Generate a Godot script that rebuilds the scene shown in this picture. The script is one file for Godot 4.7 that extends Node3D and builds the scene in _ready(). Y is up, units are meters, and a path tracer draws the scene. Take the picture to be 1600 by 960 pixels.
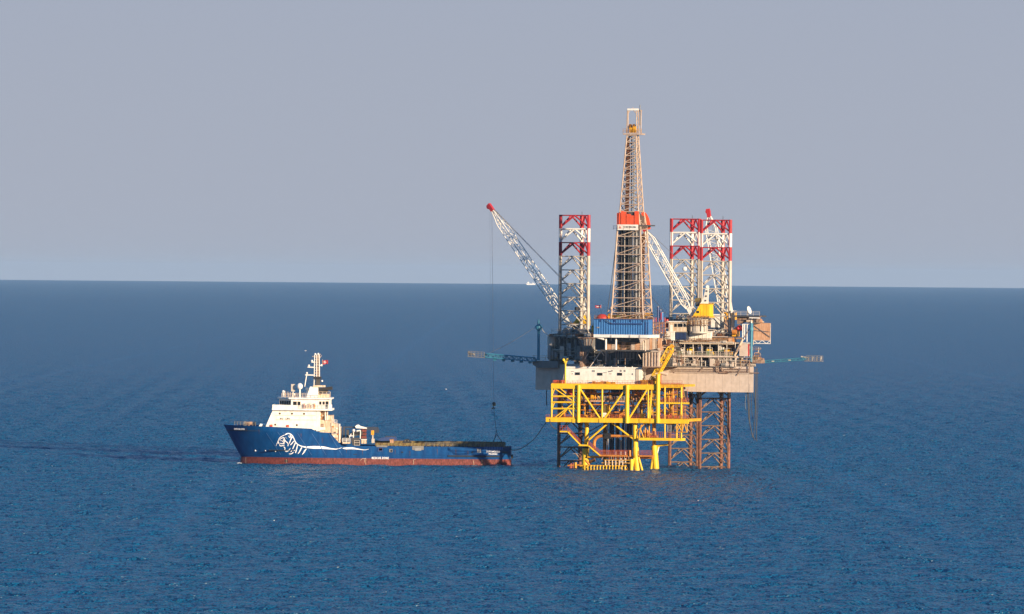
extends Node3D
# An offshore wellhead platform, the jack-up drilling rig that works over it and a supply ship moored astern, seen through a long lens.
# Units are metres. Plans and heights were measured off the photograph on upright planes of known distance: p(px, py, z) gives the
# point of the plane z of the frame being worked in (the rig's, the ship's or the world's) that the survey photograph shows at px, py.
const FOCAL := 12400.0
const EYE := Vector3(0, 48.87, 0)
const PITCH := -0.00413
const ROLL := 0.0081

var view := Basis(Vector3.RIGHT, PITCH) * Basis(Vector3.BACK, ROLL)
var fr := Transform3D()          # the frame being worked in
var inv := Transform3D()
var rig := Transform3D()
var ship := Transform3D()
var cur: Node3D                  # the thing being built, and its base in that frame
var off := Vector3.ZERO
var M := {}
var rng := RandomNumberGenerator.new()
var unit_box := BoxMesh.new()
var unit_tube := CylinderMesh.new()
var unit_tube_fine := CylinderMesh.new()
var unit_ball := SphereMesh.new()
var soup := PackedVector3Array()


func _ready() -> void:
	rng.seed = 7
	camera_and_light()
	make_materials()
	unit_box.size = Vector3.ONE
	for c in [[unit_tube, 8], [unit_tube_fine, 20]]:
		c[0].top_radius = 1.0
		c[0].bottom_radius = 1.0
		c[0].height = 1.0
		c[0].radial_segments = c[1]
		c[0].rings = 0
	unit_ball.radius = 1.0
	unit_ball.height = 2.0
	unit_ball.radial_segments = 20
	unit_ball.rings = 10
	frames()
	sea()
	frame(rig)
	jack_up_hull()
	legs()
	cantilever()
	frame(rig * Transform3D(Basis(), Vector3(0, 0, 6)))
	derrick()
	frame(rig)
	deck_modules()
	cranes()
	burner_booms()
	wellhead_platform()
	frame(ship)
	supply_ship()
	ship_cargo()
	frame(Transform3D())
	lines_and_birds()


# ------------------------------------------------------------------ camera, sky, sun
func camera_and_light() -> void:
	var c := Camera3D.new()
	c.name = "camera"
	c.transform = Transform3D(view, EYE)
	c.fov = rad_to_deg(2.0 * atan(480.0 / FOCAL))
	c.near = 1.0
	c.far = 90000.0
	add_child(c)
	c.current = true
	# a hazy horizon that clears to blue overhead
	var im := Image.create_empty(64, 1024, false, Image.FORMAT_RGBAF)
	var haze := Vector3(0.212, 0.231, 0.278)
	var clear := Vector3(0.042, 0.140, 0.31)
	for y in 1024:
		var e := 90.0 - (y + 0.5) / 1024.0 * 180.0
		var air := clear.lerp(haze, exp(-pow(maxf(e, 0.0) / 9.0, 2.0)))
		for x in 64:
			im.set_pixel(x, y, Color(air.x, air.y, air.z))
	var sky_mat := PanoramaSkyMaterial.new()
	sky_mat.panorama = ImageTexture.create_from_image(im)
	var sky := Sky.new()
	sky.sky_material = sky_mat
	var env := Environment.new()
	env.background_mode = Environment.BG_SKY
	env.sky = sky
	env.tonemap_mode = Environment.TONE_MAPPER_LINEAR
	env.tonemap_exposure = 1.85
	env.sdfgi_enabled = true
	env.ssao_enabled = true
	env.ssil_enabled = true
	env.fog_enabled = true
	env.fog_density = 0.000012
	env.fog_light_color = Color(0.68, 0.83, 0.97)
	var we := WorldEnvironment.new()
	we.name = "world_environment"
	we.environment = env
	add_child(we)
	var sun := DirectionalLight3D.new()
	sun.name = "sun"
	sun.light_energy = 1.6
	sun.light_color = Color(1.0, 0.90, 0.765)
	sun.light_angular_distance = 0.8
	sun.shadow_enabled = true
	sun.sky_mode = DirectionalLight3D.SKY_MODE_LIGHT_ONLY
	var towards := Vector3(sin(deg_to_rad(40.0)), tan(deg_to_rad(11.5)), cos(deg_to_rad(40.0))).normalized()
	sun.transform = Transform3D(Basis.looking_at(-towards, Vector3.UP), Vector3.ZERO)
	add_child(sun)


# ------------------------------------------------------------------ materials
func noise_map(freq: float, octaves: int, lo: Color, hi: Color, seed_: int, size := 512) -> NoiseTexture2D:
	var n := FastNoiseLite.new()
	n.noise_type = FastNoiseLite.TYPE_SIMPLEX_SMOOTH
	n.frequency = freq
	n.fractal_octaves = octaves
	n.seed = seed_
	var g := Gradient.new()
	g.set_color(0, lo)
	g.set_color(1, hi)
	var t := NoiseTexture2D.new()
	t.width = size
	t.height = size
	t.seamless = true
	t.noise = n
	t.color_ramp = g
	return t


var grime: Array = []


func paint(called: String, c: Color, rough := 0.6, metal := 0.0, wear := 0, spec := 0.5) -> StandardMaterial3D:
	# c is linear
	var m := StandardMaterial3D.new()
	m.resource_name = called
	m.albedo_color = c.linear_to_srgb()
	m.roughness = rough
	m.metallic = metal
	m.metallic_specular = spec
	if wear >= 0:
		m.albedo_texture = grime[wear][0]
		m.uv1_triplanar = true
		m.uv1_world_triplanar = true
		m.uv1_scale = grime[wear][1]
	M[called] = m
	return m


func make_materials() -> void:
	# 0 light weathering, 1 rust runs (stretched downwards), 2 heavy rust blotches, 3 salt-streaked hull paint
	grime = [
		[noise_map(0.012, 5, Color(0.86, 0.855, 0.84), Color(1, 1, 1), 3), Vector3(0.11, 0.07, 0.11)],
		[noise_map(0.016, 5, Color(0.78, 0.66, 0.56), Color(1, 1, 1), 5), Vector3(0.30, 0.05, 0.30)],
		[noise_map(0.02, 5, Color(0.50, 0.36, 0.28), Color(1, 1, 1), 9), Vector3(0.17, 0.10, 0.17)],
		[noise_map(0.010, 4, Color(0.72, 0.74, 0.80), Color(1, 1, 1), 13), Vector3(0.12, 0.04, 0.12)],
	]
	paint("white_paint", Color(0.82, 0.80, 0.76), 0.5, 0, 0)
	paint("cream_paint", Color(0.70, 0.64, 0.52), 0.55, 0, 1)
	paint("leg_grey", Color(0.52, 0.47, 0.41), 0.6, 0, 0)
	paint("leg_red", Color(0.42, 0.02, 0.035), 0.55, 0, 1)
	paint("leg_white", Color(0.80, 0.77, 0.71), 0.55, 0, 0)
	paint("leg_rust", Color(0.34, 0.165, 0.115), 0.75, 0, 2)
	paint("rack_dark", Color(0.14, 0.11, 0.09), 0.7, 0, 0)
	paint("hull_tan", Color(0.595, 0.495, 0.42), 0.65, 0, 0)
	paint("steel_tan", Color(0.42, 0.33, 0.26), 0.7, 0, 2)
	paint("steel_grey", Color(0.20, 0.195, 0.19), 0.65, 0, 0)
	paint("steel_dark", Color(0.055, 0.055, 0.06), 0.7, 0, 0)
	paint("derrick_steel", Color(0.52, 0.455, 0.40), 0.6, 0, 1)
	paint("derrick_brown", Color(0.20, 0.095, 0.045), 0.7, 0, 2)
	paint("pipe_grey", Color(0.30, 0.30, 0.31), 0.5, 0.2, 0)
	paint("pipe_navy", Color(0.03, 0.04, 0.07), 0.5, 0, 0)
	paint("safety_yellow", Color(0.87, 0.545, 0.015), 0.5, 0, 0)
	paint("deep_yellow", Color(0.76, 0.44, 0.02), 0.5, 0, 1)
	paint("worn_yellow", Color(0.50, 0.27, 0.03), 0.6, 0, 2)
	paint("orange_pipe", Color(0.62, 0.27, 0.05), 0.5, 0, 1)
	paint("orange_sheet", Color(0.72, 0.09, 0.03), 0.55, 0, 0)
	paint("red_rail", Color(0.48, 0.12, 0.06), 0.6, 0, 1)
	paint("signal_red", Color(0.48, 0.025, 0.03), 0.5, 0, 0)
	paint("container_blue", Color(0.045, 0.175, 0.44), 0.5, 0, 0)
	paint("machine_blue", Color(0.025, 0.06, 0.20), 0.5, 0, 0)
	paint("machine_green", Color(0.10, 0.17, 0.06), 0.55, 0, 0)
	paint("teal_paint", Color(0.045, 0.235, 0.35), 0.55, 0, 0)
	paint("panel_tan", Color(0.64, 0.42, 0.28), 0.75, 0, 1)
	paint("ship_blue", Color(0.003, 0.074, 0.235), 0.5, 0, 3, 0.3)
	paint("ship_blue_strip", Color(0.05, 0.15, 0.36), 0.42, 0, 3)
	paint("boot_red", Color(0.27, 0.07, 0.06), 0.6, 0, 2)
	paint("ship_white", Color(0.83, 0.81, 0.76), 0.5, 0, 0)
	paint("ship_cream", Color(0.72, 0.64, 0.52), 0.55, 0, 1)
	paint("emblem_white", Color(0.82, 0.82, 0.82), 0.5, 0, -1)
	paint("letter_dark", Color(0.05, 0.045, 0.04), 0.6, 0, -1)
	paint("letter_red", Color(0.5, 0.03, 0.03), 0.6, 0, -1)
	paint("deck_green", Color(0.05, 0.075, 0.06), 0.8, 0, 2)
	paint("olive_rail", Color(0.26, 0.22, 0.075), 0.65, 0, 2)
	paint("rubber_black", Color(0.012, 0.012, 0.014), 0.7, 0, -1)
	paint("rope_dark", Color(0.05, 0.052, 0.06), 0.8, 0, -1)
	paint("wire_grey", Color(0.16, 0.17, 0.19), 0.5, 0.3, -1)
	paint("glass_dark", Color(0.015, 0.018, 0.02), 0.12, 0, -1)
	paint("rust_streak", Color(0.16, 0.07, 0.04), 0.8, 0, 2)
	paint("timber", Color(0.34, 0.23, 0.12), 0.8, 0, 2)
	paint("foam_white", Color(0.75, 0.78, 0.80), 0.9, 0, -1)
	paint("gull_white", Color(0.75, 0.75, 0.75), 0.8, 0, -1)
	paint("gull_grey", Color(0.30, 0.32, 0.35), 0.8, 0, -1)
	var waves := FastNoiseLite.new()
	waves.noise_type = FastNoiseLite.TYPE_SIMPLEX_SMOOTH
	waves.frequency = 0.034
	waves.fractal_octaves = 3
	waves.fractal_gain = 0.62
	waves.seed = 21
	var nt := NoiseTexture2D.new()
	nt.width = 2048
	nt.height = 2048
	nt.seamless = true
	nt.noise = waves
	nt.as_normal_map = true
	nt.bump_strength = 16.0
	var w := paint("sea_water", Color(0.003, 0.086, 0.190), 0.26, 0, -1, 0.26)
	w.normal_enabled = true
	w.normal_texture = nt
	w.normal_scale = 2.3


# ------------------------------------------------------------------ helpers
func frames() -> void:
	rig = Transform3D(Basis(Vector3.UP, deg_to_rad(-17.0)), Vector3(world_x(1007.0, 733.0, 2000.0), 0, -2000.0))
	ship = Transform3D(Basis(Vector3.UP, deg_to_rad(-1.0)), Vector3(world_x(575.0, 727.0, 2020.0), 0, -2020.0))


func world_x(px: float, py: float, d: float) -> float:
	var r := view * Vector3((px - 800.0) / FOCAL, (480.0 - py) / FOCAL, -1)
	return EYE.x + r.x * (d / -r.z)


func frame(t: Transform3D) -> void:
	fr = t
	inv = t.affine_inverse()


func p(px: float, py: float, z: float) -> Vector3:
	var d := inv.basis * (view * Vector3((px - 800.0) / FOCAL, (480.0 - py) / FOCAL, -1))
	var o := inv * EYE
	return o + d * ((z - o.z) / d.z)


func thing(called: String, label: String, category: String, base: Vector3, group := "", kind := "") -> Node3D:
	var o := Node3D.new()
	o.name = called
	add_child(o, true)
	o.transform = Transform3D(fr.basis, fr * base)
	o.set_meta("label", label)
	o.set_meta("category", category)
	if group:
		o.set_meta("group", group)
	if kind:
		o.set_meta("kind", kind)
	cur = o
	off = base
	return o


func part(called: String, parent: Node3D = null) -> Node3D:
	# a part made up of sub-parts
	var o := Node3D.new()
	o.name = called
	(parent if parent else cur).add_child(o, true)
	return o


func put(called: String, mesh: Mesh, mat, t := Transform3D(), parent: Node3D = null) -> MeshInstance3D:
	var o := MeshInstance3D.new()
	o.name = called
	o.mesh = mesh
	o.material_override = M[mat] if mat is String else mat
	o.transform = t
	(parent if parent else cur).add_child(o, true)
	return o


func along(a: Vector3, b: Vector3, w: float, h: float) -> Transform3D:
	var y := b - a
	var n := maxf(y.length(), 0.001)
	y /= n
	var x := (Vector3.UP.cross(y)).normalized() if absf(y.y) < 0.999 else Vector3.RIGHT
	return Transform3D(Basis(x * w, y * n, x.cross(y) * h), (a + b) / 2.0)


func tube(called: String, a: Vector3, b: Vector3, r: float, mat, parent: Node3D = null) -> MeshInstance3D:
	return put(called, unit_tube if r < 0.4 else unit_tube_fine, mat, along(a - off, b - off, r, r), parent)


func bar(called: String, a: Vector3, b: Vector3, w: float, h: float, mat, parent: Node3D = null) -> MeshInstance3D:
	return put(called, unit_box, mat, along(a - off, b - off, w, h), parent)


func box(called: String, a: Vector3, b: Vector3, mat, parent: Node3D = null) -> MeshInstance3D:
	return put(called, unit_box, mat, Transform3D(Basis.from_scale((b - a).abs()), (a + b) / 2.0 - off), parent)


func ball(called: String, c: Vector3, r: Vector3, mat, parent: Node3D = null) -> MeshInstance3D:
	return put(called, unit_ball, mat, Transform3D(Basis.from_scale(r), c - off), parent)


func pbox(called: String, x0: float, y0: float, x1: float, y1: float, zf: float, zb: float, mat, parent: Node3D = null) -> MeshInstance3D:
	# a box whose front face, on the plane zf, the survey photograph shows from x0, y0 to x1, y1
	var a := p(x0, y1, zf)
	var b := p(x1, y0, zf)
	return box(called, Vector3(a.x, a.y, zb), Vector3(b.x, b.y, zf), mat, parent)


func ptube(called: String, x0: float, y0: float, x1: float, y1: float, z: float, r: float, mat, parent: Node3D = null) -> MeshInstance3D:
	return tube(called, p(x0, y0, z), p(x1, y1, z), r, mat, parent)


func upright(called: String, px: float, y0: float, y1: float, z: float, r: float, mat, parent: Node3D = null) -> MeshInstance3D:
	# a vertical tube from the height shown at y0 to the one shown at y1
	var a := p(px, (y0 + y1) / 2.0, z)
	return tube(called, Vector3(a.x, p(px, y1, z).y, z), Vector3(a.x, p(px, y0, z).y, z), r, mat, parent)


func quad(a: Vector3, b: Vector3, c: Vector3, d: Vector3) -> void:
	soup.append_array([a, b, c, a, c, d])


func soup_box(t: Transform3D) -> void:
	var c := []
	for i in 8:
		c.append(t * Vector3(-0.5 + (i & 1), -0.5 + ((i >> 1) & 1), -0.5 + ((i >> 2) & 1)))
	for f in [[0, 1, 3, 2], [4, 6, 7, 5], [0, 4, 5, 1], [2, 3, 7, 6], [0, 2, 6, 4], [1, 5, 7, 3]]:
		quad(c[f[0]], c[f[1]], c[f[2]], c[f[3]])


func soup_bar(a: Vector3, b: Vector3, w: float) -> void:
	soup_box(along(a - off, b - off, w, w))


func commit(called: String, mat, parent: Node3D = null) -> MeshInstance3D:
	var arrays := []
	arrays.resize(Mesh.ARRAY_MAX)
	arrays[Mesh.ARRAY_VERTEX] = soup
	var am := ArrayMesh.new()
	am.add_surface_from_arrays(Mesh.PRIMITIVE_TRIANGLES, arrays)
	soup = PackedVector3Array()
	return put(called, am, mat, Transform3D(), parent)


func extrude(called: String, pts: Array, shift: Vector3, mat, parent: Node3D = null) -> MeshInstance3D:
	# a flat outline swept along shift
	var flat := PackedVector2Array()
	var n := Vector3.ZERO
	for i in pts.size():
		n += (pts[i] as Vector3).cross(pts[(i + 1) % pts.size()])
	var ax := n.abs().max_axis_index()
	for q in pts:
		flat.append(Vector2(q.y, q.z) if ax == 0 else Vector2(q.x, q.z) if ax == 1 else Vector2(q.x, q.y))
	var tri := Geometry2D.triangulate_polygon(flat)
	for k in tri:
		soup.append(pts[k] - off)
	for k in tri:
		soup.append(pts[k] - off + shift)
	for i in pts.size():
		var a: Vector3 = pts[i] - off
		var b: Vector3 = pts[(i + 1) % pts.size()] - off
		quad(a, b, b + shift, a + shift)
	return commit(called, mat, parent)


func outline(pts: Array, z: float) -> Array:
	var out := []
	for q in pts:
		out.append(p(q[0], q[1], z))
	return out


func hose(called: String, pts: Array, r: float, mat, parent: Node3D = null, smooth := true) -> MeshInstance3D:
	# a round pipe swept along points
	var path := pts
	if smooth:
		path = []
		for i in pts.size() - 1:
			var p0: Vector3 = pts[maxi(i - 1, 0)]
			var p3: Vector3 = pts[mini(i + 2, pts.size() - 1)]
			for k in 5:
				path.append((pts[i] as Vector3).cubic_interpolate(pts[i + 1], p0, p3, k / 5.0))
		path.append(pts[-1])
	var st := SurfaceTool.new()
	st.begin(Mesh.PRIMITIVE_TRIANGLES)
	var sides := 7
	for i in path.size():
		var d: Vector3 = (path[mini(i + 1, path.size() - 1)] - path[maxi(i - 1, 0)]).normalized()
		var x := d.cross(Vector3(0.31, 0.2, 0.93)).normalized()
		var y := d.cross(x)
		for k in sides:
			var n := x * cos(TAU * k / sides) + y * sin(TAU * k / sides)
			st.set_normal(n)
			st.add_vertex(path[i] - off + n * r)
	for i in path.size() - 1:
		for k in sides:
			var a := i * sides + k
			var b := i * sides + (k + 1) % sides
			for v in [a, b + sides, b, a, a + sides, b + sides]:
				st.add_index(v)
	return put(called, st.commit(), mat, Transform3D(), parent)


func lathe(called: String, at: Vector3, prof: Array, mat, parent: Node3D = null, sides := 16) -> MeshInstance3D:
	for i in prof.size() - 1:
		for k in sides:
			var a := TAU * k / sides
			var b := TAU * (k + 1) / sides
			var f := func(r, y, t): return at - off + Vector3(r * cos(t), y, r * sin(t))
			quad(f.call(prof[i][0], prof[i][1], a), f.call(prof[i][0], prof[i][1], b), f.call(prof[i + 1][0], prof[i + 1][1], b), f.call(prof[i + 1][0], prof[i + 1][1], a))
	return commit(called, mat, parent)


func railing(pts: Array, high: float, mat, parent: Node3D = null, step := 1.6, w := 0.07) -> MeshInstance3D:
	for i in pts.size() - 1:
		var a: Vector3 = pts[i]
		var b: Vector3 = pts[i + 1]
		var n := maxi(1, roundi(a.distance_to(b) / step))
		for k in n + (1 if i == pts.size() - 2 else 0):
			var q := a.lerp(b, float(k) / n)
			soup_bar(q, q + Vector3(0, high, 0), w)
		for f in [0.33, 0.66, 1.0]:
			var up := Vector3(0, high * f, 0)
			soup_bar(a + up, b + up, w)
	return commit("railing", mat, parent)


func lattice(a: Vector3, b: Vector3, w: float, h: float, n: int, mat, r: float, parent: Node3D, taper := 0.12) -> void:
	# a four-chord lattice boom from a to b, drawn in towards both ends
	var d := (b - a).normalized()
	var side := d.cross(Vector3.UP).normalized()
	var up := side.cross(d)
	var at := func(t: float, i: int) -> Vector3:
		var k := clampf(minf(t, 1.0 - t) / taper, 0.25, 1.0)
		return a.lerp(b, t) + side * w * k * [-0.5, 0.5, 0.5, -0.5][i] + up * h * k * [-0.5, -0.5, 0.5, 0.5][i]
	for i in 4:
		var stops := [0.0, taper, 1.0 - taper, 1.0]
		for s in 3:
			tube("chord", at.call(stops[s], i), at.call(stops[s + 1], i), r, mat, parent)
	for k in n:
		var t0 := float(k) / n
		var t1 := float(k + 1) / n
		for i in 4:
			var j := (i + 1) % 4
			if (k + i) % 2:
				tube("lacing_bar", at.call(t0, i), at.call(t1, j), r * 0.5, mat, parent)
			else:
				tube("lacing_bar", at.call(t0, j), at.call(t1, i), r * 0.5, mat, parent)
		if k % 3 == 1:
			for i in 4:
				tube("cross_bar", at.call(t0, i), at.call(t0, (i + 1) % 4), r * 0.55, mat, parent)


func lettering(called: String, text: String, at: Vector3, high: float, mat, parent: Node3D = null, yaw := 0.0, wide := 0.0) -> void:
	var tm := TextMesh.new()
	var f := SystemFont.new()
	f.font_names = PackedStringArray(["Droid Sans"])
	f.font_weight = 700
	tm.font = f
	tm.text = text
	tm.font_size = 32
	tm.depth = 0.03
	tm.pixel_size = high / 23.0
	var s := 1.0
	if wide > 0.0:
		s = wide / maxf(tm.get_aabb().size.x, 0.01)
	put(called, tm, mat, Transform3D(Basis(Vector3.UP, yaw) * Basis.from_scale(Vector3(s, 1, 1)), at - off), parent)


func skid(called: String, label: String, x0: float, y0: float, x1: float, y1: float, zf: float, zb: float, mats: Array, n: int, group := "") -> Node3D:
	# a frame packed with pumps, pipes and boxes
	var a := p(x0, y1, zf)
	var b := p(x1, y0, zf)
	var lo := Vector3(a.x, a.y, zb)
	var hi := Vector3(b.x, b.y, zf)
	var t := thing(called, label, "machinery", Vector3((lo.x + hi.x) / 2, lo.y, (zf + zb) / 2), group)
	var s := hi - lo
	box("base_frame", lo, Vector3(hi.x, lo.y + 0.15, hi.z), "steel_grey")
	for k in n:
		var mat: String = mats[rng.randi() % mats.size()]
		var c := lo + Vector3(rng.randf() * s.x, 0.15, rng.randf() * s.z)
		match rng.randi() % 5:
			0:
				var e := Vector3(rng.randf_range(0.4, 1.1), rng.randf_range(0.25, 0.8) * s.y, rng.randf_range(0.4, 1.0))
				c.x = clampf(c.x, lo.x + e.x / 2, hi.x - e.x / 2)
				box("cabinet", c - Vector3(e.x, 0, e.z) / 2, c + Vector3(e.x / 2, e.y, e.z / 2), mat)
			1:
				var y := lo.y + rng.randf_range(0.2, 0.95) * s.y
				var x2 := clampf(c.x + rng.randf_range(1.0, 5.0), lo.x, hi.x)
				tube("pipe", Vector3(c.x, y, c.z), Vector3(x2, y, c.z), rng.randf_range(0.06, 0.16), mat)
			2:
				tube("stand_pipe", c, c + Vector3(0, rng.randf_range(0.5, 1.0) * s.y, 0), rng.randf_range(0.05, 0.13), mat)
			3:
				var r := rng.randf_range(0.2, 0.45)
				var l := rng.randf_range(0.6, 1.6)
				tube("motor", c + Vector3(-l / 2, r, 0), c + Vector3(l / 2, r, 0), r, mat)
			4:
				var y2 := lo.y + rng.randf_range(0.1, 0.6) * s.y
				hose("bent_pipe", [Vector3(c.x, lo.y, c.z), Vector3(c.x, y2, c.z), Vector3(c.x + 0.25, y2 + 0.25, c.z), Vector3(minf(c.x + 1.6, hi.x), y2 + 0.25, c.z)], 0.08, mat, null, false)
	return t


# ------------------------------------------------------------------ sea
func sea() -> void:
	var v := PackedVector3Array()
	var uv := PackedVector2Array()
	var nrm := PackedVector3Array()
	var idx := PackedInt32Array()
	var trains := []
	var r := RandomNumberGenerator.new()
	r.seed = 4
	for k in 14:
		var ang := r.randf_range(-1.25, 1.25) + 0.25
		var wl := 2.7 * pow(1.14, k)
		trains.append([sin(ang) * TAU / wl, cos(ang) * TAU / wl, r.randf() * TAU, wl * 0.0082])
	# the near and middle sea carry real waves that die out towards the edges of their sheet, where the flat outer sea joins on
	var sheets := [
		[-520.0, 520.0, -1040.0, -6400.0, true],
		[-20000.0, -520.0, -1040.0, -6400.0, false], [520.0, 20000.0, -1040.0, -6400.0, false],
		[-20000.0, 20000.0, -6400.0, -40000.0, false], [-20000.0, 20000.0, 6000.0, -1040.0, false],
	]
	for s in sheets:
		var xs := []
		var zs := []
		if s[4]:
			for i in 651:
				xs.append(lerpf(s[0], s[1], i / 650.0))
			var z: float = s[2]
			while z > s[3]:
				zs.append(z)
				z -= maxf(1.35, (-z - 2050.0) * 0.0045)
			zs.append(s[3])
		else:
			for i in 41:
				xs.append(lerpf(s[0], s[1], i / 40.0))
				zs.append(lerpf(s[2], s[3], i / 40.0))
		var nx := xs.size() - 1
		var nz := zs.size() - 1
		var first := v.size()
		for j in nz + 1:
			var z: float = zs[j]
			var far := clampf((z + 6400.0) / 3200.0, 0.0, 1.0)
			for i in nx + 1:
				var x: float = xs[i]
				var y := 0.0
				var gx := 0.0
				var gz := 0.0
				if s[4]:
					var edge := far * minf(1.0, minf(minf(i, nx - i), j) / 12.0)
					var gust := edge
					if gust > 0.0:
						for t in trains:
							var a: float = t[0] * x + t[1] * z + t[2]
							var c: float = t[3] * gust
							y += c * sin(a)
							var co := c * cos(a)
							gx += co * t[0]
							gz += co * t[1]
				v.append(Vector3(x, y, z))
				nrm.append(Vector3(-gx, 1, -gz).normalized())
				uv.append(Vector2(x / 150.0, z / 200.0))
		for j in nz:
			for i in nx:
				var a := first + j * (nx + 1) + i
				idx.append_array([a, a + nx + 2, a + 1, a, a + nx + 1, a + nx + 2])
	var arrays := []
	arrays.resize(Mesh.ARRAY_MAX)
	arrays[Mesh.ARRAY_VERTEX] = v
	arrays[Mesh.ARRAY_NORMAL] = nrm
	arrays[Mesh.ARRAY_TEX_UV] = uv
	arrays[Mesh.ARRAY_INDEX] = idx
	var am := ArrayMesh.new()
	am.add_surface_from_arrays(Mesh.PRIMITIVE_TRIANGLES, arrays)
	off = Vector3.ZERO
	cur = self
	var o := put("sea", am, "sea_water", Transform3D(), self)
	o.set_meta("kind", "structure")
	o.set_meta("label", "dark blue choppy sea reaching to the horizon")


# ------------------------------------------------------------------ jack-up rig: hull and legs
func jack_up_hull() -> void:
	var lo := p(1177, 613.6, 0).y
	var hi := p(1177, 573.4, 0).y
	var left := p(837, 590, 0).x
	var right := p(1177, 590, 0).x
	thing("jack_up_hull", "pale steel barge hull of the drilling rig, raised on legs behind the yellow platform", "hull", Vector3((left + right) / 2, lo, -20))
	var plan := [Vector3(left, lo, 0), Vector3(right, lo, 0), Vector3(right - 1.5, lo, -6), Vector3(7, lo, -52), Vector3(-9, lo, -52), Vector3(left + 1.5, lo, -6)]
	extrude("hull_body", plan, Vector3(0, hi - lo - 1.65, 0), "hull_tan")
	var upper := []
	for q in plan:
		upper.append(Vector3(q.x, hi - 1.65, q.z))
	upper[0].z = -0.12
	upper[1].z = -0.12
	extrude("deck_edge_band", upper, Vector3(0, 1.65, 0), "hull_tan")
	# plate seams of the transom stand a little proud
	for k in 9:
		var x := lerpf(p(1056, 590, 0).x, right, (k + 0.5) / 9.0)
		box("plate_seam", Vector3(x - 0.03, lo + 0.1, 0), Vector3(x + 0.03, hi - 1.7, 0.04), "hull_tan")
	for k in 7:
		var x := lerpf(left, p(905, 590, 0).x, (k + 0.5) / 7.0)
		box("plate_seam", Vector3(x - 0.03, lo + 0.1, 0), Vector3(x + 0.03, hi - 1.7, 0.04), "hull_tan")
	box("rubbing_strake", Vector3(p(1054, 584, 0).x, hi - 1.8, 0.003), Vector3(right + 0.1, hi - 1.62, 0.25), "hull_tan")
	# pipes laid over the deck edge
	for q in [[1119, 558, 1121.5, 582], [1122, 556, 1124, 583], [1128, 567, 1130, 581], [1171, 563, 1172, 583]]:
		hose("overboard_pipe", [p(q[0], q[1], -0.6), p(q[0], q[1] + 6, 0.35), p(q[0], q[3] - 1.5, 0.35), p(q[2], q[3], 0.35), p(q[2] + 14, q[3] + 0.4, 0.35)], 0.13, "steel_tan", null, false)
	for y in [577.0, 579.5, 581.6]:
		ptube("deck_edge_pipe", 1048, y, 1170, y + 0.6, 0.15, 0.08, "steel_tan")
	for q in [[1093, 581, 1101, 573], [1126, 575, 1134, 582], [1140, 576, 1155, 577], [1152, 587, 1159, 574]]:
		ptube("drain_pipe", q[0], q[1], q[2], q[3], 0.3, 0.09, "steel_tan")
	railing([p(1046, 573.2, -0.3), p(1176, 574.2, -0.3)], 1.2, "steel_tan")
	# the port side walkway that overhangs the hull
	extrude("overhanging_walkway", outline([[832, 564], [872, 564.6], [872, 575], [841, 575], [832, 570]], 1.2), Vector3(0, 0, -7), "steel_grey")
	railing([p(833, 563.5, 1.1), p(871, 564.2, 1.1)], 1.2, "worn_yellow")
	box("draught_mark_plate", p(1171, 612.5, 0.02), p(1173.5, 600, 0.06), "hull_tan")


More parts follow.
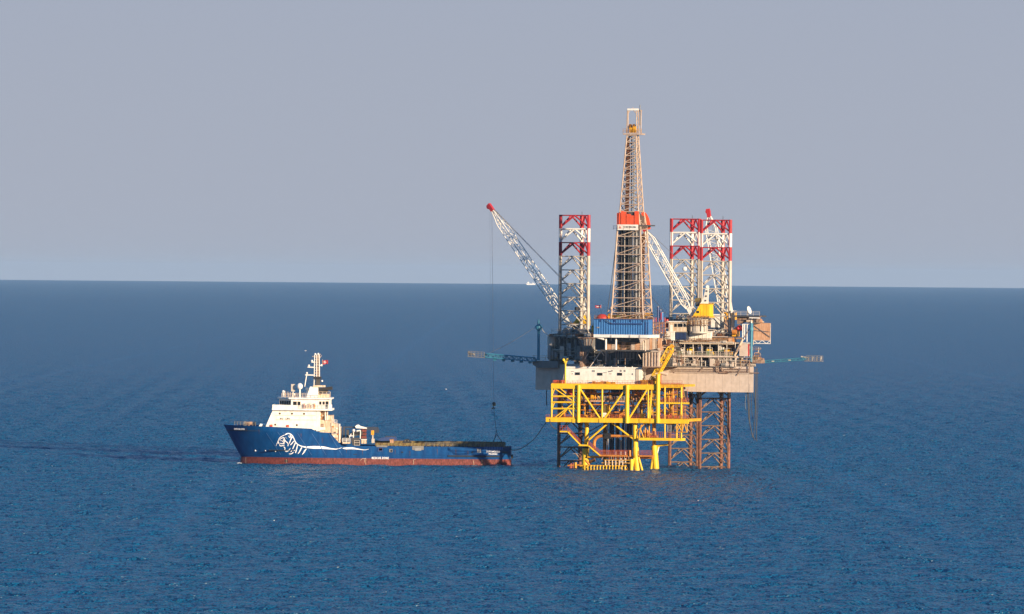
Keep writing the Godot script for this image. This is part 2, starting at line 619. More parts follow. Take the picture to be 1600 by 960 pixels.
func leg(x_left: float, x_right: float, top: float, zf: float, called_label: String) -> void:
	var a := p(x_left, 480, zf)
	var b := p(x_right, 480, zf)
	var w := b.x - a.x
	var corners := [Vector3(a.x, 0, zf), Vector3(b.x, 0, zf), Vector3((a.x + b.x) / 2, 0, zf - w * 0.866)]
	var y_top := p((x_left + x_right) / 2, top, zf).y
	var bay := 3.46
	var deck := 25.5
	thing("lattice_leg", called_label, "rig leg", Vector3((a.x + b.x) / 2, 0, zf - w * 0.29), "lattice legs of the drilling rig")
	var bands := [[0, 1, "leg_red"], [1, 2, "leg_white"], [2, 3, "leg_red"], [3, 13, "leg_grey"], [13, 21, "leg_rust"]]
	for c in corners:
		for s in bands:
			var h: Vector3 = c + Vector3(0, y_top - bay * s[0], 0)
			var l: Vector3 = c + Vector3(0, maxf(y_top - bay * s[1], -4.0), 0)
			tube("chord", l, h, 0.43, s[2])
		var inward: Vector3 = ((corners[0] + corners[1] + corners[2]) / 3.0 - c).normalized()
		inward.y = 0
		var across := inward.cross(Vector3.UP)
		for s in [-1.0, 1.0]:
			var e: Vector3 = c + across * 0.47 * s
			bar("rack", e + Vector3(0, -4, 0), e + Vector3(0, y_top - bay * 3, 0), 0.12, 0.12, "rack_dark")
			bar("rack", e + Vector3(0, y_top - bay * 3, 0), e + Vector3(0, y_top - 0.1, 0), 0.12, 0.12, "leg_red")
	var k := 0
	while y_top - bay * k > -3.0:
		var mat := "leg_rust"
		for s in bands:
			if k >= s[0] and k < s[1]:
				mat = s[2]
		if y_top - bay * k < deck - 3.0:
			mat = "steel_tan"
		var y := y_top - bay * k - 0.15
		for i in 3:
			var c0: Vector3 = corners[i] + Vector3(0, y, 0)
			var c1: Vector3 = corners[(i + 1) % 3] + Vector3(0, y, 0)
			var mid := (c0 + c1) / 2.0
			var down := Vector3(0, -bay + 0.5, 0)
			tube("horizontal_brace", c0, c1, 0.14 if mat != "leg_white" else 0.24, mat)
			tube("diagonal_brace", c0 + down, mid, 0.16 if k > 2 else 0.22, mat)
			tube("diagonal_brace", c1 + down, mid, 0.16 if k > 2 else 0.22, mat)
		if k > 0:
			for i in 3:
				var m0: Vector3 = (corners[i] + corners[(i + 1) % 3]) / 2.0 + Vector3(0, y, 0)
				var m1: Vector3 = (corners[(i + 1) % 3] + corners[(i + 2) % 3]) / 2.0 + Vector3(0, y, 0)
				tube("span_breaker", m0, m1, 0.12, mat)
		k += 1
	tube("lightning_rod", corners[2] + Vector3(0, y_top, 0), corners[2] + Vector3(0, y_top + 0.9, 0), 0.06, "steel_dark")


func jack_house(corner_px: Array, top: float, zf: float, label: String, mats: Array) -> void:
	var a := p(corner_px[0], top, zf)
	var b := p(corner_px[1], top, zf)
	var deck := 26.2
	thing("leg_jacking_gear", label, "jacking gear", Vector3((a.x + b.x) / 2, deck, zf - 3), "jacking frames round the legs")
	var w := b.x - a.x
	for c in [Vector3(a.x, 0, zf), Vector3(b.x, 0, zf), Vector3((a.x + b.x) / 2, 0, zf - w * 0.866)]:
		for s in [-1.0, 1.0]:
			var e: Vector3 = c + Vector3(1.15 * s, 0, 0.1)
			box("rack_chock", Vector3(e.x - 0.45, deck, e.z - 0.7), Vector3(e.x + 0.45, a.y, e.z + 0.7), mats[0])
			for k in 3:
				var y: float = lerpf(deck, a.y, (k + 0.5) / 3.0)
				tube("jacking_motor", Vector3(e.x + 0.55 * s, y, e.z + 0.5), Vector3(e.x + 1.35 * s, y, e.z + 0.5), 0.42, mats[1])
	for q in [[0.0, 0.0], [1.0, 0.0]]:
		bar("cross_head", Vector3(a.x - 1.6, a.y + 0.2, zf + 0.5 - 7 * q[0]), Vector3(b.x + 1.6, a.y + 0.2, zf + 0.5 - 7 * q[0]), 0.5, 0.4, mats[0])
	railing([Vector3(a.x - 2, a.y + 0.45, zf + 0.9), Vector3(b.x + 2, a.y + 0.45, zf + 0.9)], 1.1, mats[1])


func legs() -> void:
	leg(875, 919, 335.8, -6.0, "lattice leg with red and white top, left of the tall derrick")
	leg(1095.3, 1140.5, 343.3, -6.0, "nearest red and white topped lattice leg at the right end of the rig")
	leg(1048.3, 1092, 341.6, -33.0, "lattice leg standing behind, between the derrick and the right hand leg")
	jack_house([875, 919], 524, -6.0, "dark jacking frame round the foot of the left lattice leg", ["steel_grey", "leg_grey"])
	jack_house([1095.3, 1140.5], 530, -6.0, "tan jacking frame round the right hand lattice leg, behind the white tank", ["steel_tan", "steel_grey"])
	jack_house([1048.3, 1092], 522, -33.0, "jacking frame of the rear leg, behind the cream cabin", ["steel_tan", "steel_grey"])


# ------------------------------------------------------------------ cantilever and drill floor
func cantilever() -> void:
	thing("cantilever", "steel cantilever reaching out from the rig under the blue module, over the white house", "cantilever", p(967, 575, 6))
	var g := pbox("girder", 1004.5, 549.5, 1030, 574, 13.5, -14, "hull_tan")
	for x in [1008.5, 1013.5, 1018.0, 1022.7, 1027.0]:
		var q := p(x, 562, 13.5)
		box("web_stiffener", Vector3(q.x - 0.09, p(x, 572.5, 13.5).y, 13.5), Vector3(q.x + 0.09, p(x, 551, 13.5).y, 13.68), "steel_tan")
	pbox("girder_flange", 1003.8, 548.4, 1031, 549.8, 13.9, -14, "hull_tan")
	pbox("girder_flange", 1003.8, 573.2, 1031, 574.6, 13.9, -14, "steel_tan")
	pbox("girder_end_post", 906, 550, 909.6, 574, 13.5, 9.5, "steel_tan")
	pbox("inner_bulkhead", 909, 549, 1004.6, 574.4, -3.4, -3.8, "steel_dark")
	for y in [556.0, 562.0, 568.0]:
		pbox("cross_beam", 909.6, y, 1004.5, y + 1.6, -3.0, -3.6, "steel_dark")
	# hangings under the floor: hoses, tarpaulins, a diverter line
	for k in 30:
		var x := rng.randf_range(938, 1003)
		var y0 := 549.0
		var y1 := rng.randf_range(556, 574)
		upright("hanging_line", x, y0, y1, rng.randf_range(1, 11), rng.randf_range(0.03, 0.09), ["wire_grey", "pipe_grey", "steel_tan"][rng.randi() % 3])
	for k in 5:
		var x := 972 + k * 5.5
		pbox("hanging_tarpaulin", x, 551, x + 2.6, 560 + (k * 7) % 5, 3.0 + k, 2.9 + k, "pipe_grey")
	ptube("hang_off_brace", 921.5, 574, 939.5, 548.8, 13.0, 0.12, "hull_tan")
	ptube("hang_off_brace", 939.5, 548.8, 944, 556, 13.0, 0.10, "hull_tan")
	ptube("hang_off_brace", 995, 549, 1002, 562, 13.0, 0.12, "hull_tan")
	ptube("hang_off_brace", 914, 561, 919, 553, 12.0, 0.10, "hull_tan")

	frame(rig * Transform3D(Basis(), Vector3(0, 0, 7)))
	var t := thing("drill_floor_frame", "open steel frame with white posts and tan panels, directly below the blue module", "platform frame", p(967, 548, 8))
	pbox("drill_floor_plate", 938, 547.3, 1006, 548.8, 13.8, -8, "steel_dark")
	pbox("side_panel", 1003.5, 528, 1014, 548, 9, 8.8, "hull_tan")
	pbox("floor_beam", 927.5, 523.6, 1012, 527.4, 14.6, 4, "white_paint")
	for x in [946.8, 962.6]:
		upright("white_post", x, 527, 548, 13.2, 0.26, "white_paint")
	for x in [1005.0, 1008.5]:
		upright("post", x, 527, 549, 13.2, 0.16, "hull_tan")
	extrude("haunch", outline([[928, 527.2], [943, 527.4], [943, 531.5]], 14.2), Vector3(0, 0, -1), "white_paint")
	extrude("haunch", outline([[998, 528], [1013, 528], [1003, 534], [1001, 537]], 14.2), Vector3(0, 0, -1), "hull_tan")
	var xs := [947.5, 955.5, 964.5, 971.0, 978.5, 985.0, 992.0, 1000.0, 1005.0]
	for k in xs.size() - 1:
		pbox("wind_wall_panel", xs[k] + 0.4, 537.0 + [0, 1.4, 0.6, -1.5, -1.8, -1.6, -1.6, -1.2][k], xs[k + 1] - 0.4, 547.2, 10.0 + 0.05 * (k % 2), 9.8, ["panel_tan", "hull_tan", "worn_yellow", "panel_tan", "worn_yellow", "hull_tan", "panel_tan", "hull_tan"][k])
	railing([p(946, 547.2, 12.8), p(1004, 547.6, 12.8)], 1.1, "steel_tan")
	for k in 26:
		upright("rack_bar", 965.5 + k * 1.5, 529, 533.6, 11.5, 0.06, "steel_grey")
	pbox("walkway", 964, 533.5, 1004, 534.6, 11.8, 8, "steel_dark")
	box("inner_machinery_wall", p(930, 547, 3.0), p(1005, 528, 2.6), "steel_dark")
	for x in [984.5, 1000.0, 955.0]:
		upright("hanger_pipe", x, 524, 533, 14.8, 0.05, "steel_dark")

	thing("drill_floor_module", "long blue corrugated steel module at the foot of the derrick", "container module", p(970, 523.6, 12))
	var lo := p(927.8, 523.6, 14.5)
	var hi := p(1012.2, 500.2, 14.5)
	var zb := 10.2
	# corrugated walls: front and the right hand end
	var n := 22
	for k in n:
		var x0 := lerpf(lo.x, hi.x, float(k) / n)
		var x1 := lerpf(lo.x, hi.x, float(k + 1) / n)
		var xs2 := [x0, lerpf(x0, x1, 0.42), lerpf(x0, x1, 0.52), lerpf(x0, x1, 0.9), x1]
		var zs := [14.5, 14.5, 14.38, 14.38, 14.5]
		for j in 4:
			quad(Vector3(xs2[j], lo.y, zs[j]) - off, Vector3(xs2[j + 1], lo.y, zs[j + 1]) - off, Vector3(xs2[j + 1], hi.y, zs[j + 1]) - off, Vector3(xs2[j], hi.y, zs[j]) - off)
		commit("corrugated_panel", "container_blue")
	box("end_wall", Vector3(hi.x - 0.1, lo.y, zb), Vector3(hi.x, hi.y, 14.4), "container_blue")
	for k in 4:
		box("end_rib", Vector3(hi.x, lo.y, zb + 0.5 + k), Vector3(hi.x + 0.06, hi.y, zb + 0.7 + k), "container_blue")
	box("end_wall", Vector3(lo.x, lo.y, zb), Vector3(lo.x + 0.1, hi.y, 14.2), "container_blue")
	box("back_wall", Vector3(lo.x + 0.1, lo.y, zb), Vector3(hi.x - 0.1, hi.y, zb + 0.1), "container_blue")
	box("roof", Vector3(lo.x - 0.05, hi.y, zb - 0.05), Vector3(hi.x + 0.05, hi.y + 0.18, 14.6), "machine_blue")
	pbox("top_beam", 954, 505.5, 1004, 507, 14.75, 14.52, "machine_blue")
	for x in [938.0, 960.0, 985.0, 1004.0]:
		pbox("lifting_lug", x, 500, x + 1.4, 503, 14.7, 14.51, "machine_blue")
	hose("roof_cable", [p(946, 500.5, 14.8), p(951, 503.5, 14.9), p(956, 505.8, 14.9)], 0.08, "rope_dark")
	railing([p(929, 500.0, 13.5), p(1012, 500.6, 13.5)], 1.15, "worn_yellow")
	pbox("door_hatch", 932.4, 511, 936.5, 513, 14.62, 14.45, "pipe_grey")
	for k in 2:
		upright("sheave_post", 1009.0 + 4 * k, 503, 523, 14.62, 0.06, "machine_blue")
	frame(rig)


# ------------------------------------------------------------------ derrick
var derrick_rows := [[499.0, 954.6, 1005.2], [489.0, 956.0, 1004.0], [358.0, 965.0, 1000.4], [331.0, 968.6, 997.2], [212.0, 979.6, 993.6], [208.0, 979.8, 993.4]]


func derrick_corner(py: float, i: int) -> Vector3:
	var k := 0
	while k < derrick_rows.size() - 2 and py < derrick_rows[k + 1][0]:
		k += 1
	var t: float = (py - derrick_rows[k][0]) / (derrick_rows[k + 1][0] - derrick_rows[k][0])
	var xl: float = lerpf(derrick_rows[k][1], derrick_rows[k + 1][1], t)
	var xr: float = lerpf(derrick_rows[k][2], derrick_rows[k + 1][2], t)
	var half := (xr - xl) / 6.2 / 0.956 / 2.0
	var q := p((xl + xr) / 2, py, 7.0 + half)
	return Vector3(q.x + [-half, half, half, -half][i], q.y, 7.0 + [half, half, -half, -half][i])


func derrick() -> void:
	var base := derrick_corner(499, 0)
	thing("derrick", "tall tapering lattice drilling derrick rising behind the blue module", "derrick", Vector3(p(980, 499, 7).x, base.y, 7))
	var stops := [499.0, 489.0, 479.3, 465.8, 452.7, 438.6, 425.3, 411.8, 397.8, 384.6, 369.7, 358.0, 344.5, 331.0, 319.5, 308.0, 297.0, 286.0, 275.0, 264.5, 254.0, 243.5, 233.0, 222.5, 212.0]
	for i in 4:
		for k in stops.size() - 1:
			tube("corner_leg", derrick_corner(stops[k], i), derrick_corner(stops[k + 1], i), 0.23 if stops[k] > 331 else 0.17, "derrick_steel")
	for k in stops.size():
		for i in 4:
			var j := (i + 1) % 4
			var a := derrick_corner(stops[k], i)
			var b := derrick_corner(stops[k], j)
			tube("girt", a, b, 0.12, "derrick_steel")
			if k + 1 < stops.size():
				var c := derrick_corner(stops[k + 1], i)
				var d := derrick_corner(stops[k + 1], j)
				if stops[k] > 331:
					if (k + i) % 2 == 0:
						tube("diagonal_brace", a, d, 0.11, "derrick_steel")
					if i % 2:
						tube("diagonal_brace", b, c, 0.08, "derrick_steel")
					if k % 2 == i % 2:
						tube("sub_diagonal", (a + b) / 2, c if (k + i) % 2 else d, 0.06, "derrick_steel")
				else:
					tube("diagonal_brace", a, d, 0.11, "derrick_steel")
					if i % 2:
						tube("diagonal_brace", b, c, 0.09, "derrick_steel")
	# what stands inside: pipe stands, guide rails, the travelling block, a ladder cage
	for k in 46:
		var x := rng.randf_range(964, 1000)
		var top := rng.randf_range(340, 362)
		upright("pipe_stand", x, top, 498, rng.randf_range(5.0, 9.0), 0.13, ["pipe_navy", "steel_dark", "pipe_grey", "leg_grey", "steel_dark"][rng.randi() % 5])
	for x in [974.5, 977.0, 981.5, 985.0]:
		upright("guide_rail", x + 5, 214, 498, 7.0, 0.11, "pipe_grey" if x != 981.5 else "pipe_navy")
	for k in 9:
		upright("mast_stand", 976.0 + k * 1.25, 425 + (k * 7) % 9, 497, 6.0, 0.15, "pipe_navy")
	for k in 7:
		upright("racked_casing", 996.0 + k * 1.7, 380 - k * 3, 497, 4.4, 0.22, "derrick_brown")
	for q in [[981.6, 216, 330], [983.8, 230, 340]]:
		var a := p(q[0], q[1], 7.5)
		var b := p(q[0] - 3.2, q[2], 8.5)
		bar("service_loop_tray", b, a, 0.5, 0.3, "derrick_brown")
	upright("stand_pipe", 990.5, 222, 345, 6.6, 0.22, "pipe_grey")
	upright("stand_pipe", 996.0, 226, 345, 5.8, 0.14, "pipe_grey")
	pbox("travelling_block", 979.6, 410, 984.6, 421, 8.0, 7.0, "worn_yellow")
	pbox("top_drive", 979.0, 423, 985.4, 438, 8.0, 6.8, "worn_yellow")
	pbox("top_drive_motor", 978.0, 440, 986.0, 452, 8.0, 6.8, "machine_blue")
	pbox("top_drive_cover", 982, 402, 990, 409, 8.0, 7.0, "machine_green")
	for x in [978.4, 986.0, 989.6]:
		upright("drilling_line", x, 214, 405, 7.4, 0.05, "wire_grey")
	for k in 2:
		var s := -1.0 + 2.0 * k
		hose("guy_cable", [derrick_corner(340, 1 if k else 0), derrick_corner(430, 1 if k else 0) + Vector3(0.5 * s, 0, 0), derrick_corner(490, 1 if k else 0) + Vector3(1.1 * s, 0, 0)], 0.09, "rope_dark")
	ptube("base_strut", 950, 487, 957, 478, 11.0, 0.14, "derrick_steel")
	ball("lamp_housing", p(955.4, 482, 11.2), Vector3(0.35, 0.5, 0.35), "derrick_steel")

	# windbreak round the racking board
	var wb := part("racking_board_windbreak")
	var fl := derrick_corner(358, 0)
	var zf := fl.z + 0.4
	var strips := [[966.6, 332.5, 352.0], [970.2, 330.0, 352.0], [974.6, 331.0, 352.0], [978.8, 334.5, 352.0], [985.6, 337.0, 352.0], [991.4, 330.0, 352.0], [996.0, 330.5, 352.0], [998.6, 333, 352.0]]
	for k in strips.size() - 1:
		pbox("windbreak_sheet", strips[k][0], strips[k][1], strips[k + 1][0] - 0.15, 352.0, zf + (0.12 if k % 2 else 0.0), zf - 0.1, "orange_sheet", wb)
	var rr := derrick_corner(345, 2)
	extrude("windbreak_sheet", outline([[1008.4, 332], [1011.2, 335], [1014.2, 341], [1016.6, 351], [1016.8, 358], [1013.5, 359], [1007.6, 355.5], [1006.6, 345]], rr.z - 0.3), Vector3(0, 0, 0.3), "orange_sheet", wb)
	pbox("windbreak_sheet", 1002.0, 331.0, 1006.0, 338, rr.z + 1.0, rr.z + 0.8, "orange_sheet", wb)
	box("windbreak_sheet", Vector3(fl.x - 0.1, fl.y, 4.2), Vector3(fl.x, derrick_corner(333, 0).y, zf - 0.2), "orange_sheet", wb)
	box("windbreak_sheet", Vector3(fl.x, fl.y, 4.0), Vector3(rr.x, derrick_corner(336, 0).y, 4.2), "orange_sheet", wb)
	pbox("racking_board", 966, 351.6, 1012, 353.2, zf + 0.1, 3.6, "steel_dark", wb)
	pbox("machinery_box", 983, 331.5, 990.5, 337, zf - 0.3, zf - 1.5, "steel_dark", wb)
	for k in 9:
		upright("finger_bar", 999.0 + k * 0.9, 332 + k, 356, zf - 1.0 - 0.4 * k, 0.12, ["steel_dark", "derrick_brown"][k % 2], wb)
	var sg := part("banner")
	pbox("sign_board", 964.6, 351.2, 996.8, 359.6, zf + 0.55, zf + 0.3, "white_paint", sg)
	var e := p(967.4, 357.2, zf + 0.57)
	var e2 := p(970.6, 357.2, zf + 0.57)
	var e3 := p(968.9, 352.6, zf + 0.57)
	extrude("triangle_mark", [e, e2, e3], Vector3(0, 0, 0.03), "letter_red", sg)
	lettering("banner_lettering", "AT RIE DRILLING", p(984.0, 355.0, zf + 0.57), 0.42, "letter_dark", sg, 0.0, 3.3)
	railing([p(958.5, 359, zf - 0.5), p(965, 359, zf + 0.6), p(1012, 360, zf + 0.4)], 1.0, "derrick_steel")

	# crown block and gin pole
	var cr := part("crown")
	pbox("crown_platform", 973.5, 208.4, 1002.5, 210.6, 8.6, 5.2, "derrick_steel", cr)
	railing([p(973.5, 208.4, 8.6), p(1002.5, 208.6, 8.6)], 1.1, "worn_yellow", cr, 0.9)
	for q in [[983.2, 199.5, 987.4, 207.4], [988.6, 197.6, 993.2, 207.4]]:
		pbox("crown_block", q[0], q[1], q[2], q[3], 8.0, 6.6, "deep_yellow", cr)
		for k in 3:
			tube("crown_sheave", p(q[0] + 0.7 + k * 1.2, 198.6, 7.2), p(q[0] + 1.1 + k * 1.2, 198.6, 7.2), 0.75, "worn_yellow", cr)
	var gp := part("gin_pole")
	for q in [[979.2, 208, 980.6, 170.5], [981.4, 208, 981.8, 171.0], [994.4, 208, 994.8, 171.5], [1001.4, 208, 1002.0, 173.5], [998.4, 208, 997.6, 172.0]]:
		ptube("post", q[0], q[1], q[2], q[3], 7.6, 0.13, "derrick_steel", gp)
	pbox("head_beam", 980.2, 169.6, 997.4, 172.6, 7.9, 7.2, "white_paint", gp)
	pbox("head_beam", 997.4, 171.8, 1002.4, 174.4, 7.5, 7.0, "derrick_steel", gp)
	for k in 5:
		ptube("lacing_bar", 994.6 + (k % 2) * 3.2, 206 - k * 7, 997.8 - (k % 2) * 3.2, 199 - k * 7, 7.6, 0.08, "derrick_steel", gp)
	ptube("knee_brace", 981, 178, 985, 172.4, 7.6, 0.09, "derrick_steel", gp)
	ptube("knee_brace", 995, 178, 990, 172.4, 7.6, 0.09, "derrick_steel", gp)
	upright("aerial", 1000.2, 164, 196, 7.6, 0.13, "wire_grey", gp)
	upright("aerial", 989, 167.5, 170, 7.6, 0.08, "derrick_steel", gp)


# ------------------------------------------------------------------ deck of the rig
func deck_modules() -> void:
	# port side, in the shade: hopper, tanks
	thing("bulk_tank", "grey rounded tank at the far left edge of the rig deck", "tank", p(862, 562, -3))
	var q := p(862, 562, -3)
	var h := p(862, 524, -3).y - q.y
	lathe("tank_shell", q, [[0.01, 0], [1.05, 0], [1.1, h * 0.42], [0.85, h * 0.5], [1.12, h * 0.58], [1.12, h * 0.93], [0.8, h], [0.01, h]], "leg_grey")
	for k in 4:
		ptube("side_pipe", 868.5, 528 + k * 9, 873, 528 + k * 9, -2.4, 0.13, "steel_grey")
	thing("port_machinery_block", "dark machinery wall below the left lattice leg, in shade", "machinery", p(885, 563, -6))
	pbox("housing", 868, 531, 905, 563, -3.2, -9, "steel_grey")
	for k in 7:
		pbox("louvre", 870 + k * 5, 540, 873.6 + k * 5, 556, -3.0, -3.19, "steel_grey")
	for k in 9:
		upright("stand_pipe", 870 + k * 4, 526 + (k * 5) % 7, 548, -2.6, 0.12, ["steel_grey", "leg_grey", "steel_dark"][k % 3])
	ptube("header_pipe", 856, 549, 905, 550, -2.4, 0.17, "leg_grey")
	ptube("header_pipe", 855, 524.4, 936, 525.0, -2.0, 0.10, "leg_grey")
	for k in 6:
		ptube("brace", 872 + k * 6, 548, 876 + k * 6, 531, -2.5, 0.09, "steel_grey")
	thing("cuttings_hopper", "grey brown tapering hopper hanging left of the white posts", "hopper", p(916, 552, 2))
	var z := 3.0
	var top := [p(903, 528, z), p(929, 528, z)]
	var bot := [p(911.5, 551, z), p(921, 551, z)]
	var dz := Vector3(0, 0, -3.6)
	quad(top[0] - off, top[1] - off, bot[1] - off, bot[0] - off)
	quad(top[0] + dz - off, top[1] + dz - off, bot[1] + dz * 0.7 - off, bot[0] + dz * 0.7 - off)
	quad(top[1] - off, top[1] + dz - off, bot[1] + dz * 0.7 - off, bot[1] - off)
	quad(top[0] - off, top[0] + dz - off, bot[0] + dz * 0.7 - off, bot[0] - off)
	commit("hopper_body", "steel_grey")
	ptube("rim", 902, 528, 930, 528.4, z + 0.1, 0.2, "steel_tan")
	for k in 5:
		ptube("rib", 905 + k * 5.5, 529, 912 + k * 2.2, 550, z + 0.08, 0.08, "steel_tan")
	upright("chute", 916, 550, 562, 1.8, 0.5, "steel_dark")
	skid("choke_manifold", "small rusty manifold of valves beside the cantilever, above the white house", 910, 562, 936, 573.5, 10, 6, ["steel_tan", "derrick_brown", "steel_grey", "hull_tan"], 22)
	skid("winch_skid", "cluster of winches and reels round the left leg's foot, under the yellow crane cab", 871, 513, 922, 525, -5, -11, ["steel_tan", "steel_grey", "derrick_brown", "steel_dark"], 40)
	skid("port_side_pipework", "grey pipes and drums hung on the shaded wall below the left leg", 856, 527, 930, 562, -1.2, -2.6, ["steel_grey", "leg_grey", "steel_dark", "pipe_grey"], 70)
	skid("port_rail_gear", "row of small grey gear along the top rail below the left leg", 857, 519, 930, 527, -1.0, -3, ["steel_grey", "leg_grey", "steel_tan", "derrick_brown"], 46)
	skid("cantilever_gear", "dark valves and pipes in the gap under the drill floor", 940, 553, 1003, 574, 3, -2, ["steel_grey", "steel_dark", "pipe_grey"], 26)
	# hose reels stand along that deck
	for k in 4:
		var c := p([884.0, 893.0, 899.5, 913.0][k], 519.5, -4)
		var r := thing("hose_reel", ["hose reel nearest the left leg's front chord", "second hose reel from the left, below the crane boom's foot", "third hose reel from the left, below the yellow cab", "hose reel at the right hand chord of the left leg"][k], "reel", c - Vector3(0, 1, 0), "hose reels on the port deck")
		for s in [-0.5, 0.5]:
			tube("flange", c + Vector3(0, 0, s - 0.04), c + Vector3(0, 0, s + 0.04), 0.85, "steel_grey", r)
		tube("drum", c + Vector3(0, 0, -0.45), c + Vector3(0, 0, 0.45), 0.6, "rubber_black", r)
		box("cradle", c + Vector3(-0.5, -1.0, -0.5), c + Vector3(0.5, -0.8, 0.5), "steel_tan", r)

	# what stands round the derrick's foot
	frame(rig * Transform3D(Basis(), Vector3(0, 0, 7)))
	skid("drill_floor_left_clutter", "railed platform with white posts left of the blue module", 921, 496, 928, 520, 8, 4, ["white_paint", "derrick_steel", "steel_tan", "deep_yellow"], 16)
	thing("red_dome", "red dome cover beside the left foot of the derrick", "cover", p(941, 497, 9))
	q = p(941, 498.6, 9)
	ball("dome", q, Vector3(1.6, 1.25, 1.4), "signal_red")
	tube("rim", q - Vector3(0, 0.3, 0), q + Vector3(0, 0.05, 0), 1.75, "signal_red")
	thing("red_flag", "small red flag flying left of the derrick's foot", "flag", p(940, 492, 8))
	upright("flag_pole", 939.4, 476, 493, 8, 0.04, "pipe_grey")
	var fl := outline([[930.2, 477.2], [934.5, 477.9], [939.3, 477.0], [939.4, 481.2], [934.5, 481.9], [930.4, 480.9]], 8)
	extrude("flag_cloth", fl, Vector3(0, 0, 0.04), "signal_red")
	pbox("flag_stripe", 932.0, 478.9, 938.4, 480.1, 8.08, 8.05, "white_paint")
	skid("drawworks", "low machinery along the derrick's foot, above the blue module's roof", 948, 489, 1015, 499.5, 8.5, 4, ["steel_tan", "deep_yellow", "machine_green", "derrick_brown", "derrick_steel"], 46)
	for k in 3:
		var x: float = [1028.4, 1032.2, 1035.0][k]
		thing("mud_cylinder", ["tall dark blue cylinder right of the derrick's foot", "middle blue and red cylinder right of the derrick", "short blue cylinder next to the red fire box"][k], "cylinder", p(x, 503, 4), "blue cylinders right of the derrick")
		upright("shell", x, [480.0, 485.0, 489.0][k], 503, 4, 0.28, ["machine_blue", "machine_blue", "container_blue"][k])
		if k == 1:
			upright("red_band", x + 0.9, [486.0, 489.0, 494.0][k], 500, 4.25, 0.1, "signal_red")
		ball("cap", p(x, [480.0, 485.0, 489.0][k], 4), Vector3(0.28, 0.2, 0.28), "pipe_grey")
	frame(rig)
	thing("red_capsule", "small red and white capsule left of the cream cabin", "fire equipment", p(1042.5, 512, 1))
	upright("capsule_body", 1042.5, 499, 512, 1, 0.33, "signal_red")
	ball("white_disc", p(1042.5, 503, 1.3), Vector3(0.22, 0.22, 0.1), "white_paint")
	upright("stand", 1042.5, 512, 518, 1, 0.1, "steel_tan")
	var st := thing("orange_stair_tower", "orange railed stair tower between the blue module and the cream cabin", "stair tower", p(1029, 549, 3))
	for y in [504.0, 512.5, 521.5]:
		pbox("landing", 1020.5, y, 1040, y + 0.9, 6, 1, "steel_tan")
		railing([p(1020.5, y, 6), p(1040, y + 0.2, 6)], 1.1, "orange_sheet" if y < 510 else "orange_pipe", null, 0.8, 0.09)
	for x in [1021.0, 1030.0, 1039.5]:
		upright("post", x, 500, 549, 5.8, 0.12, "hull_tan")
	for k in 3:
		ptube("stair_stringer", 1022 + (k % 2) * 14, 513 + k * 9, 1036 - (k % 2) * 14, 504 + k * 9, 4.5, 0.12, "hull_tan")
	skid("shaker_house", "tan clutter of pipes and tanks right of the white posts", 1012, 524, 1044, 549, 8, 2, ["hull_tan", "steel_tan", "derrick_steel", "steel_grey", "derrick_brown", "panel_tan"], 70)

	frame(rig * Transform3D(Basis(), Vector3(0, 0, 3)))
	thing("control_cabin", "cream cabin with three dark windows right of the derrick", "cabin", p(1058, 519, -2))
	pbox("walls", 1045, 503.2, 1072.4, 518.8, -1, -6, "cream_paint")
	pbox("roof", 1044.2, 502.2, 1073, 503.4, -0.8, -6.2, "white_paint")
	for w in [[1054, 505.8, 1058, 511.2], [1059.4, 505.8, 1066.8, 511.2], [1068.4, 505.8, 1071.8, 511.2]]:
		var f := pbox("window_frame", w[0] - 0.3, w[1] - 0.3, w[2] + 0.3, w[3] + 0.3, -0.95, -1.02, "white_paint")
		pbox("window_pane", w[0], w[1], w[2], w[3], -0.9, -0.96, "glass_dark")
	pbox("door", 1047, 508, 1051, 518.6, -0.94, -1.0, "white_paint")
	thing("white_locker", "white steel locker below the cream cabin's left end", "locker", p(1047, 532, 0))
	pbox("locker_body", 1041.5, 518.9, 1053.5, 532, 0, -3, "ship_white")
	pbox("door_seam", 1047, 520, 1047.5, 531, 0.04, -0.01, "steel_tan")
	pbox("locker_roof", 1041, 518.1, 1054, 519, 0.2, -3.2, "white_paint")
	thing("dark_container", "dark blue container between the white locker and the white tank", "container", p(1064, 531, -1))
	pbox("container_body", 1055.2, 519.4, 1072.6, 531, -0.6, -4, "pipe_navy")
	for k in 8:
		pbox("rib", 1056 + k * 2.1, 520, 1056.7 + k * 2.1, 530.4, -0.5, -0.62, "machine_blue")
	pbox("top_rail", 1055, 518.6, 1073, 519.6, -0.4, -4.1, "steel_grey")
	frame(rig)
	thing("white_tank", "long white box tank under the right hand crane", "tank", p(1092, 536, -1))
	pbox("tank_body", 1074, 519, 1110.6, 534.8, -0.4, -3.6, "ship_white")
	for x in [1080.0, 1086.0, 1092.0, 1098.0, 1104.0]:
		pbox("stiffener", x, 519.6, x + 0.5, 534.4, -0.32, -0.42, "ship_white")
	pbox("valve_plate", 1093, 529.4, 1095.4, 531.6, -0.3, -0.4, "letter_dark")
	pbox("lid", 1073.6, 518.2, 1111, 519.2, -0.2, -3.8, "white_paint")
	thing("crane_side_house", "white deckhouse behind the right hand leg's lattice", "deckhouse", p(1117, 518, -16))
	pbox("walls", 1105, 492.4, 1127, 518, -15.5, -21, "ship_white")
	pbox("roof", 1104, 491.2, 1128, 492.8, -15.3, -21.2, "white_paint")
	pbox("door", 1118, 503, 1122, 517.6, -15.4, -15.52, "steel_grey")
	skid("pipe_rack", "tan rows of stacked pipes right of the white tank", 1112, 525, 1138, 537, -1.5, -4.5, ["hull_tan", "steel_tan", "derrick_brown"], 20)
